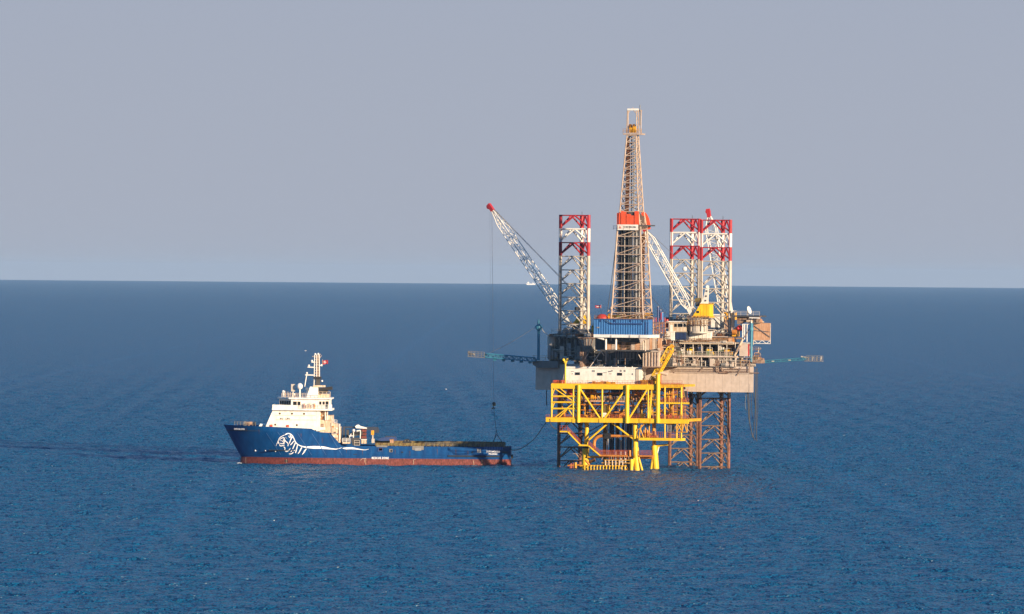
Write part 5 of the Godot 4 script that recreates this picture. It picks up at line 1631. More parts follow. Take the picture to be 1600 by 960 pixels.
func supply_ship() -> void:
	stem_rows = [[-4.0, sx(377)], [sy(373, 725), sx(372.7)], [sy(374, 715), sx(373.8)], [sy(364, 697), sx(363.6)], [sy(346, 664.4), sx(346.3)]]
	thing("supply_ship", "blue hulled offshore supply ship with white wheelhouse and a striped emblem on its side", "ship", Vector3(sx(575), 0, -8))
	var boot := sy(575, 716.6)
	var deck := sy(575, 697.4)
	var x_end := sx(798.0)
	shell("boot_topping", [func(_t): return -4.0, func(_t): return 0.0, func(_t): return boot * 0.5, func(_t): return boot], "boot_red", x_end)
	shell("hull", [func(_t): return boot + 0.001, func(_t): return lerpf(boot, deck, 0.35), func(_t): return lerpf(boot, deck, 0.7), func(_t): return deck], "ship_blue", x_end)
	# the raised forecastle with its bulwark
	var xs := sx(533.5)
	var tops := [[346.3, 664.4], [365, 665.2], [423, 667.2], [486, 670.2], [494.6, 675.4], [514.4, 676.8], [533.5, 696.6]]
	var heights := []
	for q in tops:
		heights.append([sx(q[0]), sy(q[0], q[1])])
	var top_at := func(x: float) -> float:
		for k in heights.size() - 1:
			if x <= heights[k + 1][0]:
				return lerpf(heights[k][1], heights[k + 1][1], clampf((x - heights[k][0]) / (heights[k + 1][0] - heights[k][0]), 0, 1))
		return heights[-1][1]
	var rows := []
	for j in 6:
		rows.append(func(t): return lerpf(deck, top_at.call(lerpf(heights[0][0], xs, t)), j / 5.0))
	shell("forecastle", rows, "ship_blue", xs)
	# decks
	box("main_deck", Vector3(sx(420), deck - 1.3, -15.6), Vector3(x_end - 0.5, deck - 1.2, -0.4), "deck_green")
	var fd := []
	for k in 14:
		var x := lerpf(heights[0][0] + 0.6, sx(500), pow(k / 13.0, 1.5))
		fd.append(Vector3(x, heights[0][1] - 1.4, -8 + half_beam(x, 9.0) * 0.97))
	for k in 14:
		fd.append(Vector3(fd[13 - k].x, fd[13 - k].y, -16.0 - fd[13 - k].z))
	extrude("forecastle_deck", fd, Vector3(0, -0.1, 0), "deck_green")
	# rubbing strakes, slanting fender bars, knuckle
	var bars := [[415.6, 676.8, 438.2, 711], [441.5, 675.6, 449, 686.5], [464.6, 677.2, 486.8, 711.4], [487.2, 677.8, 509.6, 711.6], [514.2, 677.8, 534.6, 711.8], [433.6, 675.4, 437.2, 680.6]]
	for b in bars:
		ribbon([Vector2(b[0], b[1]), Vector2((b[0] + b[2]) / 2, (b[1] + b[3]) / 2), Vector2(b[2], b[3])], [0.9, 0.9, 0.9], 0.10)
		commit("fender_bar", "ship_blue_strip")
	for s in [[352, 674.6, 529, 676.6 + 1.2, 0.6], [372, 712.6, 782, 715.2, 0.9], [560, 710.4, 782, 712.2, 0.6]]:
		var pts := []
		var ws := []
		for k in 30:
			pts.append(Vector2(lerpf(s[0], s[2], k / 29.0), lerpf(s[1], s[3], k / 29.0)))
			ws.append(s[4])
		ribbon(pts, ws, 0.09)
		commit("rubbing_strake", "ship_blue")
	pbox("side_fender", 700, 712.6, 781, 713.8, 0.25, 0.0, "rubber_black")
	# scuttles, draught marks, thruster marks
	for q in [[398.0, 704.8], [414.2, 705.2], [429.8, 705.6]]:
		var c := hull_point(q[0], q[1], 0.06)
		tube("thruster_mark", c - Vector3(0, 0, 0.08), c, 0.20, "emblem_white")
	for q in [[381.8, 716, 725], [447.0, 718, 724]]:
		ribbon([Vector2(q[0], q[1]), Vector2(q[0], q[2])], [0.5, 0.5], 0.05)
		commit("draught_mark", "ship_cream")
	ribbon([Vector2(444, 721), Vector2(449, 721)], [3.0, 3.0], 0.05)
	commit("sea_chest_grid", "steel_dark")
	for q in [[563, 720, 566, 716.6], [566, 716.6, 571, 716.8], [571.4, 716.2, 571.2, 726], [569.6, 718, 569.6, 723], [646, 719, 646.2, 726], [646, 719, 649, 718], [740, 720, 740.4, 727], [753, 719.5, 753.2, 727]]:
		ribbon([Vector2(q[0], q[1]), Vector2(q[2], q[3])], [0.45, 0.45], 0.05)
		commit("draught_mark", "ship_cream")
	ribbon([Vector2(552, 710.4), Vector2(557.6, 710.4)], [1.0, 1.0], 0.05)
	commit("scupper", "rubber_black")
	for q in [[384, 669, 676], [404, 671, 680], [470, 678, 684], [503, 684, 693], [541, 702, 709], [566, 703, 712], [617, 703, 711], [640, 705, 713], [683, 702, 712], [712, 703, 711], [731, 705, 714], [600, 717, 724], [630, 718, 726], [668, 717, 725], [690, 719, 727], [722, 718, 726], [764, 719, 727], [480, 717, 722], [520, 717, 724]]:
		ribbon([Vector2(q[0], q[1]), Vector2(q[0] + 0.3, (q[1] + q[2]) / 2.0), Vector2(q[0] + 0.1, q[2])], [0.9, 0.6, 0.2], 0.03)
		commit("rust_run", "rust_streak")
	for x in [392.0, 455.0, 546.0, 580.0, 622.0, 664.0, 706.0, 752.0]:
		ribbon([Vector2(x, 699.5), Vector2(x, 706), Vector2(x, 714)], [0.25, 0.25, 0.25], 0.025)
		commit("plate_seam", "ship_blue_strip")
	# openings and fittings in the working deck's bulwark
	for q in [[588, 696.6, 605, 699], [644, 697.4, 662, 703.4]]:
		pbox("bulwark_door", q[0], q[1], q[2], q[3], 0.1, -0.02, "steel_grey")
	for q in [[590, 701, 598, 706, "machine_blue"], [592, 700.6, 597, 704.4, "boot_red"], [608, 702, 613.4, 707, "steel_grey"], [610, 703.4, 612.4, 706.4, "ship_blue"], [648, 700.8, 658, 704.6, "pipe_grey"], [745.4, 701.6, 748, 707.6, "pipe_grey"], [749, 701.6, 751.4, 707.6, "pipe_grey"], [627, 706, 629.6, 708, "rubber_black"], [737, 706, 739, 708, "rubber_black"]]:
		pbox("side_fitting", q[0], q[1], q[2], q[3], 0.14, 0.0, q[4])
	# cargo rails on both sides of the working deck
	for z in [-1.4, -14.4]:
		var y0 := 695.0 if z > -5 else 691.6
		var rl := part("cargo_rail")
		bar("rail_beam", p(586, y0 - 1.4, z), p(788, y0 + 0.6, z), 0.5, 0.5, "olive_rail", rl)
		bar("rail_beam", p(586, y0 + 0.6, z), p(788, y0 + 2.6, z), 0.35, 0.35, "olive_rail", rl)
		for k in 34:
			var x := 588.0 + k * 6.0
			upright("rail_post", x, y0 - 1.0, y0 + 5.5, z, 0.14, "olive_rail", rl)
	pbox("far_bulwark", 586, 691.4, 790, 694.6, -15.7, -15.8, "olive_rail")
	for k in 12:
		pbox("rail_bracket", 664 + k * 10.6, 694.4, 665.8 + k * 10.6, 697.6, -1.1, -1.5, "steel_dark")
	railing([p(664, 697.2, -0.2), p(786, 698.4, -0.2)], 0.9, "steel_grey", null, 1.2, 0.06)
	# stern
	pbox("stern_roller", 784, 712, 801, 717.0, -3.0, -13.0, "rubber_black")
	pbox("stern_bulwark_frame", 757, 698.6, 786, 703.4, 0.08, 0.0, "ship_blue_strip")
	for k in 7:
		pbox("bulwark_stay", 758 + k * 4.2, 698.8, 759 + k * 4.2, 703.0, 0.2, 0.05, "ship_blue")
	for k in 3:
		pbox("bitts", 786 + k * 3.6, 697.4, 788.4 + k * 3.6, 701.5, -4.0 - k * 3, -4.6 - k * 3, "steel_grey")
	lettering("stern_lettering", "FAPOMEXTER", p(770.6, 706.4, 0.04), 0.52, "emblem_white", null, 0, 3.45)
	lettering("port_lettering", "PALERMO", p(770.4, 709.8, 0.04), 0.36, "emblem_white", null, 0, 2.15)
	lettering("hull_lettering", "RESCUE ZONE", p(594.0, 716.2, 0.05), 0.55, "emblem_white", null, 0, 4.35)
	var b0 := hull_point(364, 670.4, 0.1)
	var b1 := hull_point(381, 670.8, 0.1)
	lettering("bow_lettering", "FAPOMEXTER", (b0 + b1) / 2 + Vector3(0, -0.1, 0.05), 0.42, "emblem_white", null, -atan2(b1.z - b0.z, b1.x - b0.x), b0.distance_to(b1))

	emblem()

	# ---- the deckhouses
	var hs := part("deckhouse")
	extrude("forward_house", outline([[414.6, 667.5], [426.6, 639.8], [494, 639.8], [494, 672.5], [430, 672.5]], -1.6), Vector3(0, 0, -12.8), "ship_white", hs)
	pbox("forward_house_side", 494, 641, 500.4, 676, -1.6, -14.4, "ship_white", hs)
	for q in [[437.0, 646.6], [456.0, 646.8], [474.8, 647.0], [429.8, 664.0], [463.6, 664.6]]:
		var c := p(q[0], q[1], -1.56)
		tube("porthole", c - Vector3(0, 0, 0.1), c, 0.24, "glass_dark", hs)
		tube("porthole_ring", c - Vector3(0, 0, 0.12), c - Vector3(0, 0, 0.03), 0.31, "ship_cream", hs)
	for q in [[449.4, 666.0], [423.6, 665.6]]:
		var c := p(q[0], q[1], -1.5)
		tube("liferaft_canister", c - Vector3(0.33, 0, 0.1), c + Vector3(0.33, 0, -0.1), 0.3, "orange_sheet", hs)
	lettering("call_sign", "BU - LBV", p(445.0, 654.6, -1.57), 0.42, "letter_dark", hs, 0, 2.55)
	for y in [649.6, 656.4]:
		pbox("weld_line", 430, y, 493, y + 0.3, -1.57, -1.62, "ship_cream", hs)
	# aft of the house: open decks, a recess, the stepped ramp
	for f in [[500.4, 656.6, 519, 676.4, -2.2], [508.4, 649.8, 518.8, 657, -1.9]]:
		pbox("after_house", f[0], f[1], f[2], f[3], f[4], -13.5, "ship_cream", hs)
	pbox("stair_well_wall", 499.8, 641.4, 507, 657, -3.0, -13, "ship_cream", hs)
	pbox("inner_wall", 507, 641.4, 511, 650, -6.0, -12, "steel_tan", hs)
	for x in [508.0, 511.4]:
		upright("deck_post", x, 641, 657, -1.9, 0.12, "ship_white", hs)
	for k in 3:
		ptube("outside_stair", 500.5, 656 - k * 5, 506, 651 - k * 5, -2.6, 0.1, "orange_pipe", hs)
	pbox("recess", 499, 662.6, 505.4, 667.8, -2.1, -2.3, "steel_tan", hs)
	pbox("recess_sill", 496.8, 668, 508, 672, -1.9, -2.4, "ship_white", hs)
	extrude("stepped_ramp", outline([[517, 661], [526.4, 663], [526.8, 668], [531.4, 668], [531.8, 692], [526, 692], [518, 679]], -2.0), Vector3(0, 0, -10), "ship_cream", hs)
	for k in 8:
		pbox("ramp_fitting", 519 + (k * 5) % 12, 666 + k * 3, 522 + (k * 5) % 12, 668 + k * 3, -1.8, -2.0, ["orange_pipe", "white_paint", "panel_tan", "steel_tan"][k % 4], hs)
	upright("ramp_post", 530.4, 662.6, 690, -1.9, 0.16, "ship_white", hs)
	railing([p(519, 661, -2.1), p(526.5, 663, -2.1)], 1.0, "ship_white", hs, 0.8)
	# ---- wheelhouse
	var wh := part("wheelhouse")
	pbox("wing_deck", 424.8, 639.2, 518.6, 641.4, -0.6, -15.4, "ship_white", wh)
	var fx := p(436, 630, -6).x
	var cx := p(454.6, 630, -1.5).x
	var ax := p(515, 630, -1.5).x
	var y0 := sy(470, 639.4)
	var y1 := sy(470, 624.2)
	var plan := [Vector3(fx, y0, -5.6), Vector3(cx, y0, -1.5), Vector3(ax - 0.6, y0, -1.5), Vector3(ax, y0, -3.0), Vector3(ax, y0, -13.0), Vector3(ax - 0.6, y0, -14.5), Vector3(cx, y0, -14.5), Vector3(fx, y0, -10.4)]
	extrude("wheelhouse_wall", plan, Vector3(0, y1 - y0, 0), "ship_white", wh)
	# panes: five on the slanting port front, two and three along the side
	for k in 5:
		var a := Vector3(fx, 0, -5.6).lerp(Vector3(cx, 0, -1.5), 0.06 + k * 0.185)
		var b := Vector3(fx, 0, -5.6).lerp(Vector3(cx, 0, -1.5), 0.06 + k * 0.185 + 0.15)
		var out := (b - a).cross(Vector3.UP).normalized() * -0.05
		var h0 := sy(445, 633.0)
		var h1 := sy(445, 627.0)
		var n := Vector3(-1, 0, 1).normalized() * 0.05
		quad(a + n + Vector3(0, h0, 0) - off, b + n + Vector3(0, h0, 0) - off, b + n + Vector3(0, h1, 0) - off, a + n + Vector3(0, h1, 0) - off)
		commit("window_pane", "glass_dark", wh)
	for w in [[458, 627.8, 463.4, 633.2], [465, 628.0, 469.2, 633.2], [499, 627.8, 502, 632.8], [504, 627.8, 507.2, 632.8], [508.8, 627.6, 513.2, 637.0]]:
		pbox("window_frame", w[0] - 0.3, w[1] - 0.3, w[2] + 0.3, w[3] + 0.3, -1.44, -1.52, "ship_cream", wh)
		pbox("window_pane", w[0], w[1], w[2], w[3], -1.38, -1.5, "glass_dark", wh)
	for k in 4:
		box("window_pane", Vector3(fx - 0.05, sy(445, 633), -9.9 + k * 1.06), Vector3(fx + 0.05, sy(445, 627), -9.0 + k * 1.06), "glass_dark", wh)
	for k in 5:
		pbox("side_locker", 474 + k * 4, 631 + (k % 2) * 2, 476.6 + k * 4, 639, -0.9, -1.3, ["red_rail", "ship_cream", "panel_tan", "ship_white", "orange_pipe"][k], wh)
	extrude("roof", [Vector3(fx - 0.4, y1, -5.2), Vector3(cx - 0.6, y1, -0.9), Vector3(ax + 0.5, y1, -0.9), Vector3(ax + 0.5, y1, -15.1), Vector3(cx - 0.6, y1, -15.1), Vector3(fx - 0.4, y1, -10.8)], Vector3(0, 0.38, 0), "ship_white", wh)
	extrude("forward_bulwark", outline([[425, 641], [425.4, 632.6], [456, 633.4], [456, 641]], -0.7), Vector3(0, 0, -0.12), "ship_white", wh)
	box("front_bulwark", Vector3(p(425, 640, -0.8).x, sy(425, 641), -15.2), Vector3(p(425, 640, -0.8).x + 0.12, sy(425, 632.8), -0.84), "ship_white", wh)
	railing([p(470, 639.2, -0.7), p(518.4, 639.6, -0.7)], 1.1, "ship_white", wh, 1.0)
	pbox("aft_wing_bulwark", 513, 632.6, 518.4, 639.6, -0.65, -0.78, "ship_white", wh)
	# monkey island
	var mi := part("compass_deck")
	railing([p(440, 621.8, -1.2), p(478, 622.0, -1.2)], 1.15, "ship_cream", mi, 0.9, 0.08)
	railing([p(498, 621.8, -1.2), p(516, 622.0, -1.2)], 1.5, "ship_cream", mi, 0.9, 0.09)
	railing([p(440, 621.8, -14.0), p(478, 622.0, -14.0)], 1.15, "ship_cream", mi, 0.9, 0.08)
	upright("radome_stand", 468.2, 608, 622, -5, 0.2, "ship_white", mi)
	ball("satellite_radome", p(468.2, 604.0, -5), Vector3(0.78, 0.82, 0.78), "white_paint", mi)
	pbox("radar_panel", 454.6, 600.6, 460.8, 612, -6, -6.2, "leg_grey", mi)
	upright("radar_panel_post", 457.6, 612, 622, -6.1, 0.1, "ship_white", mi)
	upright("small_dome_stand", 442.4, 614.6, 622, -4, 0.27, "ship_white", mi)
	ball("small_dome", p(442.4, 612.6, -4), Vector3(0.38, 0.42, 0.38), "white_paint", mi)
	ball("small_dome", p(459, 616.8, -3), Vector3(0.3, 0.32, 0.3), "white_paint", mi)
	for k in 9:
		upright("aerial", 446 + k * 3.6, 611 + (k * 7) % 6, 622, -3 - k, 0.045, "ship_cream", mi)
	upright("mushroom_vent", 481.6, 609, 623, -7, 0.5, "ship_white", mi)
	tube("mushroom_vent_cap", p(481.6, 609.4, -7), p(481.6, 606.2, -7), 0.78, "ship_white", mi)
	# funnel casing, exhausts, mast
	var fn := part("funnel")
	extrude("casing", outline([[477.6, 624], [484.2, 604.6], [497, 604.6], [497, 624]], -5), Vector3(0, 0, -6), "ship_white", fn)
	for k in 2:
		var a := p(497 + k * 1, 609.8 + k * 3.6, -6.0 - k * 2)
		bar("exhaust", a, p(519.4 - k * 7, 606.6 + k * 4.4, -6.0 - k * 2), 0.85 - 0.25 * k, 0.85, "rubber_black", fn)
	pbox("exhaust_box", 497, 614, 502.4, 616.4, -5.4, -8, "rubber_black", fn)
	pbox("funnel_platform", 489, 602.6, 507.6, 605.2, -4.8, -9, "ship_cream", fn)
	pbox("funnel_wall", 497, 616.4, 514, 621.8, -6, -10, "ship_cream", fn)
	var ms := part("mast")
	for q in [[490.4, 603, 491.2, 555], [494.4, 603, 494.6, 554.6], [499.2, 603, 498.4, 554.8]]:
		ptube("mast_leg", q[0], q[1], q[2], q[3], -7, 0.12, "ship_white", ms)
	ptube("mast_leg", 496.6, 603, 496.4, 555, -8.4, 0.2, "steel_tan", ms)
	for k in 11:
		var y := 600 - k * 4.2
		ptube("rung", 490.6, y, 499, y, -7, 0.07, "ship_cream", ms)
		ptube("lacing_bar", 490.6 + (k % 2) * 8, y, 499 - (k % 2) * 8, y - 4.2, -7, 0.06, "steel_tan", ms)
	pbox("mast_foot", 489.6, 589, 501.6, 592.2, -6, -8.4, "rubber_black", ms)
	pbox("mast_foot", 493, 592, 500, 603, -6.6, -8.2, "steel_dark", ms)
	for q in [[480.4, 574, 491, 574.4], [476.6, 586.2, 491, 586.6], [486.4, 566, 491, 566.4], [498, 572, 503.6, 570.4]]:
		ptube("yard", q[0], q[1], q[2], q[3], -7, 0.16, "ship_white", ms)
	ptube("yard_brace", 475.8, 604.4, 479.4, 583, -7, 0.13, "ship_white", ms)
	for q in [[482.4, 571.6], [479.2, 583.2], [487.2, 564.2], [492.4, 553.8], [497, 553.4], [502, 571], [503, 595.6]]:
		ball("navigation_lamp", p(q[0], q[1], -7), Vector3(0.26, 0.28, 0.26), "white_paint", ms)
	for q in [[499, 560, 502.4, 555.6], [497, 556, 501, 553.6], [490, 557, 487.8, 557.6]]:
		ptube("lamp_arm", q[0], q[1], q[2], q[3], -7, 0.07, "ship_cream", ms)
	# forecastle gear
	var wl := part("windlass")
	for k in 3:
		var c := p(383 + k * 6, 661.8, -6 - k)
		tube("drum", c, c + Vector3(0.8, 0, 0), 0.45, ["steel_tan", "panel_tan", "steel_grey"][k], wl)
		pbox("stand", 381 + k * 6, 658.6 + k, 384 + k * 6, 665.6, -5.6 - k, -6.6 - k, ["steel_grey", "steel_tan", "panel_tan"][k], wl)
	railing([p(366, 664.8, -5.2), p(399, 666.2, -2.6)], 1.0, "steel_grey", wl, 0.9, 0.09)
	extrude("breakwater", outline([[404, 666.6], [406.6, 662.4], [421, 665.6], [421, 667.4]], -3), Vector3(0, 0, -9), "ship_white", null)


func emblem() -> void:
	# white strokes of the emblem on the port side; a stroke is a line of points with its widths, in hundredths of the drawing
	var k := 22.857
	var strokes := [
		[[130, 510, 8], [170, 420, 16], [200, 385, 30], [225, 320, 14], [240, 260, 20], [300, 190, 22], [370, 150, 16], [440, 120, 22], [500, 85, 34], [580, 60, 26], [650, 80, 30], [720, 140, 34], [765, 215, 24], [800, 300, 30], [840, 380, 32], [930, 465, 26], [1060, 520, 30], [1170, 545, 44], [1240, 560, 56]],
		[[190, 330, 18], [205, 345, 26], [215, 395, 40], [245, 420, 30]],
		[[255, 300, 12], [320, 240, 22], [390, 215, 26], [435, 225, 22], [440, 290, 26], [435, 360, 24], [400, 400, 26]],
		[[405, 250, 16], [400, 320, 22], [375, 365, 26]],
		[[270, 325, 10], [340, 320, 14], [370, 350, 16]],
		[[265, 410, 14], [320, 425, 26], [400, 425, 26], [450, 395, 18]],
		[[260, 450, 16], [280, 500, 34], [340, 505, 30], [440, 475, 20]],
		[[445, 270, 16], [480, 340, 26], [540, 390, 26], [570, 440, 22], [560, 515, 30]],
		[[480, 195, 12], [510, 225, 24], [545, 265, 14]],
		[[590, 140, 14], [600, 175, 20], [640, 215, 22]],
		[[640, 100, 16], [650, 160, 26], [690, 215, 44], [660, 290, 28], [630, 370, 26], [600, 430, 14]],
		[[700, 120, 26], [725, 180, 34], [690, 240, 24]],
		[[400, 535, 14], [440, 565, 34], [455, 620, 26], [430, 655, 10]],
		[[460, 690, 14], [500, 705, 34], [580, 675, 30], [650, 585, 12]],
		[[590, 790, 12], [660, 795, 30], [730, 760, 28], [760, 725, 14]],
		[[650, 730, 12], [690, 690, 26], [715, 655, 12]],
		[[770, 680, 16], [800, 665, 30], [780, 690, 16]],
		[[775, 330, 20], [720, 400, 30], [650, 480, 24]],
		[[830, 390, 26], [790, 490, 32], [730, 620, 28]],
		[[905, 470, 22], [880, 590, 36], [830, 765, 30]],
		[[1065, 550, 24], [1010, 650, 40], [975, 720, 30], [920, 790, 18]],
		[[1225, 610, 24], [1160, 690, 44], [1120, 760, 30], [1065, 815, 14]],
	]
	var em := part("emblem")
	for s in strokes:
		var pts := []
		var ws := []
		for q in s:
			pts.append(Vector2(425 + q[0] / k, 675 + q[1] / k))
			ws.append(q[2] / k * 1.15)
		ribbon(pts, ws, 0.05)
		commit("white_stroke", "emblem_white", em)
	for s in [[[478.6, 699.3, 2.0], [490, 699.4, 4.2], [505, 699.9, 4.0], [517, 701.6, 1.8], [526, 702.0, 1.2], [533.8, 699.9, 0.5]], [[535.2, 700.8, 0.9], [541, 701.0, 3.0], [550, 700.8, 3.0], [560, 702.2, 1.5], [570, 703.4, 0.7], [576, 702.2, 0.5]]]:
		var pts := []
		var ws := []
		for q in s:
			pts.append(Vector2(q[0], q[1]))
			ws.append(q[2])
		ribbon(pts, ws, 0.05)
		commit("white_stroke", "emblem_white", em)


func ship_cargo() -> void:
	# what stands on the working deck
	var t := thing("rescue_boat", "small dark rescue boat slung in white davit arms behind the ship's deckhouse", "boat", p(556, 684, -4))
	extrude("boat_hull", outline([[545, 681], [556, 675], [566, 674.4], [566, 679.6], [552, 682.6]], -3), Vector3(0, 0, -2.2), "steel_dark")
	ball("float_collar", p(557, 677.6, -4), Vector3(1.6, 0.4, 1.3), "rubber_black")
	thing("boat_davit", "white boat davit with a grey base behind the ship's deckhouse", "davit", p(556, 697, -4))
	for q in [[551.8, 691, 552.2, 672.6], [562.6, 686, 563, 673], [545.6, 684, 548.6, 678], [545, 681.4, 553, 681.6]]:
		ptube("davit_arm", q[0], q[1], q[2], q[3], -2.6, 0.13, "white_paint")
	ptube("davit_arm", 557, 674, 563, 673, -2.6, 0.2, "white_paint")
	extrude("davit_base", outline([[548, 684.4], [561, 684.4], [561, 696.6], [551, 696.6], [548.4, 688]], -2.4), Vector3(0, 0, -3), "steel_dark")
	for q in [[553, 688.6, 562, 688.8], [553, 696, 562, 696.2], [553, 692, 562, 692.2]]:
		ptube("base_rail", q[0], q[1], q[2], q[3], -2.2, 0.07, "leg_grey")
	for x in [553.2, 561.8]:
		upright("base_rail", x, 688.4, 696.4, -2.2, 0.07, "leg_grey")
	ball("davit_winch", p(552.4, 673.2, -2.6), Vector3(0.4, 0.4, 0.4), "white_paint")
	thing("dark_gantry", "dark frame standing at the after end of the ship's deckhouse", "gantry", p(540, 690, -9))
	pbox("frame_post", 535, 668, 539, 690, -8, -10, "pipe_navy")
	pbox("frame_post", 541, 672, 545, 690, -9, -11, "steel_dark")
	pbox("frame_beam", 536, 667, 560, 669, -8.4, -9.6, "pipe_navy")
	thing("deck_crane", "dark deck crane with its jib folded aft over the ship's working deck", "crane", p(566, 692, -9))
	pbox("crane_column", 563.6, 671, 571.6, 692, -8.4, -10, "steel_dark")
	for k in 3:
		pbox("red_tub", 564.6, 671.4 + k * 5.2, 572.4, 675.2 + k * 5.2, -7.6, -9, "boot_red")
	pbox("jib", 570, 667.6, 591, 672.4, -8.6, -9.6, "pipe_navy")
	pbox("jib_end", 583, 670, 592, 676.6, -8.6, -9.6, "pipe_navy")
	extrude("white_hood", outline([[554.6, 666.6], [557.4, 664.4], [560, 664], [563, 666.2], [573, 668.6], [573, 670.4], [556, 669.4]], -7.6), Vector3(0, 0, -1.6), "white_paint")
	thing("lamp_post", "white post with a yellow float on top, on the working deck", "post", p(582, 692, -3))
	upright("post", 582, 680, 693, -3, 0.2, "leg_grey")
	pbox("yellow_float", 579.6, 673, 584.2, 680, -2.6, -3.5, "deep_yellow")
	pbox("post_foot", 580.4, 686, 585, 692.5, -2.6, -3.6, "leg_grey")
	thing("railed_platform", "low railed platform right behind the ship's deckhouse", "platform", p(541, 694, -3))
	pbox("platform_floor", 535, 691, 547, 693.6, -2, -6, "ship_cream")
	railing([p(535, 691, -2.1), p(547, 691.2, -2.1)], 0.95, "white_paint", null, 0.9, 0.1)
	for q in [["deck_box", "pale crate with a white lid beside the boat davit", 564, 687.6, 572.6, 693.6, "ship_cream", -3.0], ["deck_box", "tan crate on the working deck next to the yellow rail's start", 608.6, 687.4, 615, 693.6, "panel_tan", -4.0]]:
		thing(q[0], q[1], "crate", p((q[2] + q[4]) / 2, q[5], q[7]), "crates on the ship's deck")
		pbox("crate_body", q[2], q[3], q[4], q[5], q[7], q[7] - 1.4, q[6])
		pbox("crate_lid", q[2] - 0.3, q[3] - 0.9, q[4] + 0.3, q[3], q[7] + 0.05, q[7] - 1.45, "white_paint" if q[2] < 600 else "timber")
		for x in [q[2] + 0.4, (q[2] + q[4]) / 2, q[4] - 0.8]:
			pbox("batten", x, q[3], x + 0.5, q[5], q[7] + 0.08, q[7] + 0.002, "steel_tan")
	thing("blue_launch", "blue covered launch lying lengthwise on the far side of the working deck", "boat", p(606, 690, -11))
	extrude("launch_hull", outline([[590, 688.6], [595, 684.4], [605, 683.4], [619.4, 683.4], [619.4, 689], [596, 689.4]], -10), Vector3(0, 0, -2.4), "machine_blue")
	extrude("launch_cover", outline([[600, 683.6], [603, 681.8], [617, 682], [619, 683.6]], -10.3), Vector3(0, 0, -1.8), "pipe_navy")
	thing("covered_reel", "black domed reel under a net on the working deck", "reel", p(635.4, 696, -4))
	var c := p(635.6, 693.4, -4)
	for s in [-1.0, 1.0]:
		tube("flange", c + Vector3(0, 0, s - 0.05), c + Vector3(0, 0, s + 0.05), 1.14, "rubber_black")
	tube("drum", c - Vector3(0, 0, 0.9), c + Vector3(0, 0, 0.9), 1.0, "steel_dark")
	for k in 6:
		tube("flange_bolt", c + Vector3(cos(k * 1.05) * 0.8, sin(k * 1.05) * 0.8, 1.04), c + Vector3(cos(k * 1.05) * 0.8, sin(k * 1.05) * 0.8, 1.14), 0.13, "steel_grey")
	pbox("reel_cradle", 628.4, 693.6, 643, 697, -3.2, -4.8, "steel_dark")
	thing("bollard_pair", "small dark bollard pair at the working deck's after rail", "bollard", p(748, 698, -2))
	for x in [746.0, 749.4]:
		upright("post", x, 695.2, 699, -1.2, 0.22, "steel_dark")
		ball("cap", p(x, 695.2, -1.2), Vector3(0.3, 0.14, 0.3), "steel_dark")
	thing("ensign", "red flag with a white crescent on the ship's mast", "flag", p(503, 566, -7))
	var f := []
	for k in 8:
		f.append(Vector2(503.6 + k * 1.25, 563.4 + sin(k * 0.9) * 0.5))
	for k in 7:
		var a0 := p(f[k].x, f[k].y, -7 + 0.15 * sin(k * 1.2))
		var a1 := p(f[k + 1].x, f[k + 1].y, -7 + 0.15 * sin((k + 1) * 1.2))
		var dn := Vector3(0, -0.95, 0)
		quad(a0 - off, a1 - off, a1 + dn - off, a0 + dn - off)
	commit("flag_cloth", "signal_red")
	c = p(507.0, 566.2, -6.7)
	for k in 9:
		var a0 := 0.7 + k * 0.55
		soup_bar(c + Vector3(cos(a0), sin(a0), 0) * 0.2, c + Vector3(cos(a0 + 0.55), sin(a0 + 0.55), 0) * 0.2, 0.09)
	commit("crescent", "emblem_white")
	upright("halyard", 503.4, 562, 573, -7, 0.04, "ship_cream")
	tube("star", c + Vector3(0.34, 0, -0.02), c + Vector3(0.34, 0, 0.04), 0.09, "emblem_white")


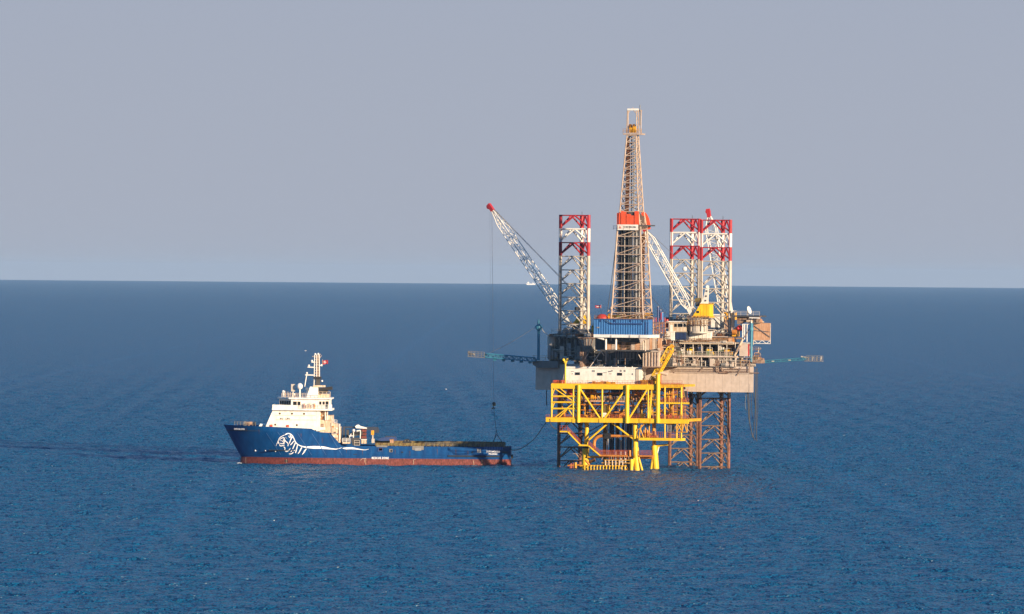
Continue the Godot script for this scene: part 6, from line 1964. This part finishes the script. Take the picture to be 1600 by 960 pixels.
# ------------------------------------------------------------------ hose between platform and ship, far vessel, birds, foam
func lines_and_birds() -> void:
	var d := -2008.0
	thing("transfer_hose", "dark hose sagging from the yellow platform to the ship's stern", "hose", p(800, 705, d))
	hose("hose_run", [p(853.6, 660, -1990), p(846, 671, -1996), p(837, 683.5, -2004), p(825, 694.6, -2010), p(813, 701.6, -2016), p(803, 703.8, -2019), p(795, 701.6, -2022), p(788, 695.6, -2025), p(781, 686, -2027), p(776.2, 679.6, -2028), p(773.4, 684, -2028), p(770.6, 692, -2028), p(768.4, 699.6, -2028)], 0.095, "rope_dark")
	hose("sling_loop", [p(774.2, 682, -2028), p(775.4, 672.4, -2028), p(777, 680.6, -2028)], 0.06, "rope_dark")
	thing("short_hose_loop", "short dark hose loop hanging under the platform's left corner", "hose", p(866, 665, -1990))
	hose("hose_run", [p(858.6, 655, -1989), p(860.6, 663.6, -1990), p(864.4, 668.6, -1991), p(868.8, 670.6, -1994)], 0.12, "rope_dark")

	var b := p(830, 443.6, -37000)
	b.y = 0.0
	thing("distant_vessel", "faint white vessel far off on the horizon", "ship", b)
	extrude("hull", [b + Vector3(-20, 0, 0), b + Vector3(18, 0, 0), b + Vector3(21, 6, 0), b + Vector3(-24, 6, 0)], Vector3(0, 0, -12), "ship_white")
	box("superstructure", b + Vector3(-18, 7, -10), b + Vector3(-9, 12, -1), "white_paint")
	box("superstructure", b + Vector3(4, 7, -10), b + Vector3(13, 10, -1), "white_paint")
	box("funnel", b + Vector3(-15, 12, -8), b + Vector3(-12, 15, -4), "white_paint")

	var birds := [[477.0, 548.4, -1900.0, 1.15, 0.3, "white gull flying over the sea just left of the ship's mast top"], [697.0, 608.6, -1800.0, 1.0, -0.4, "white gull low over the sea between the ship and the rig"], [1019.0, 630.0, -1850.0, 0.7, 0.8, ""], [1178.0, 745.6, -1900.0, 0.8, 0.2, "white gull on the water right of the rig's legs"], [428.0, 813.6, -1470.0, 0.8, 0.5, "white gull on the near water below the ship"], [1091.0, 782.6, -1650.0, 0.8, -0.3, "white gull on the near water below the right hand leg"], [1044.0, 519.6, -3600.0, 1.0, 0.4, ""]]
	for g in birds:
		if g[5] == "":
			continue
		var c := p(g[0], g[1], g[2])
		var s: float = g[3] * 0.6
		var on_water: bool = absf(c.y) < 9.0
		if on_water:
			var dir := view * Vector3((g[0] - 800) / FOCAL, (480 - g[1]) / FOCAL, -1)
			c = EYE + dir * ((0.32 - EYE.y) / dir.y)
		var o := thing("gull", g[5], "gull", c - Vector3(0, 0.15, 0), "gulls over the sea")
		var turn := Basis(Vector3.UP, g[4])
		for e in [[Vector3.ZERO, Vector3(0.30, 0.11, 0.11), "gull_white"], [Vector3(0.31, 0.06, 0), Vector3(0.09, 0.08, 0.08), "gull_white"]]:
			var m := ball("body" if e[1].x > 0.2 else "head", c, Vector3.ONE, e[2])
			m.transform = Transform3D(turn * Basis.from_scale(e[1] * s), c - off + turn * e[0] * s)
		for side in [-1.0, 1.0]:
			var w := [Vector3(0.16, 0.03, 0.08 * side), Vector3(0.05, 0.26, 0.42 * side), Vector3(-0.12, 0.14, 0.80 * side), Vector3(-0.16, 0.22, 0.40 * side), Vector3(-0.12, 0.03, 0.08 * side)]
			if on_water:
				w = [Vector3(0.2, 0.06, 0.09 * side), Vector3(0.1, 0.12, 0.13 * side), Vector3(-0.4, 0.1, 0.05 * side), Vector3(-0.2, 0.02, 0.12 * side)]
			for k in range(1, w.size() - 1):
				soup.append_array([c - off + turn * w[0] * s, c - off + turn * w[k] * s, c - off + turn * w[k + 1] * s])
			commit("wing", "gull_grey")

	# broken water where the legs and the bow meet the sea
	var r := RandomNumberGenerator.new()
	r.seed = 31
	thing("bow_foam", "thin line of foam at the supply ship's stem", "foam", p(372, 726, -2028), "", "stuff")
	for k in 16:
		var c := p(r.randf_range(371, 377), 725.6, -2025.0 - r.randf() * 4)
		ball("foam_patch", Vector3(c.x, 0.1, c.z + r.randf_range(0, 1.5)), Vector3(r.randf_range(0.1, 0.3), 0.06, r.randf_range(0.1, 0.3)), "foam_white")
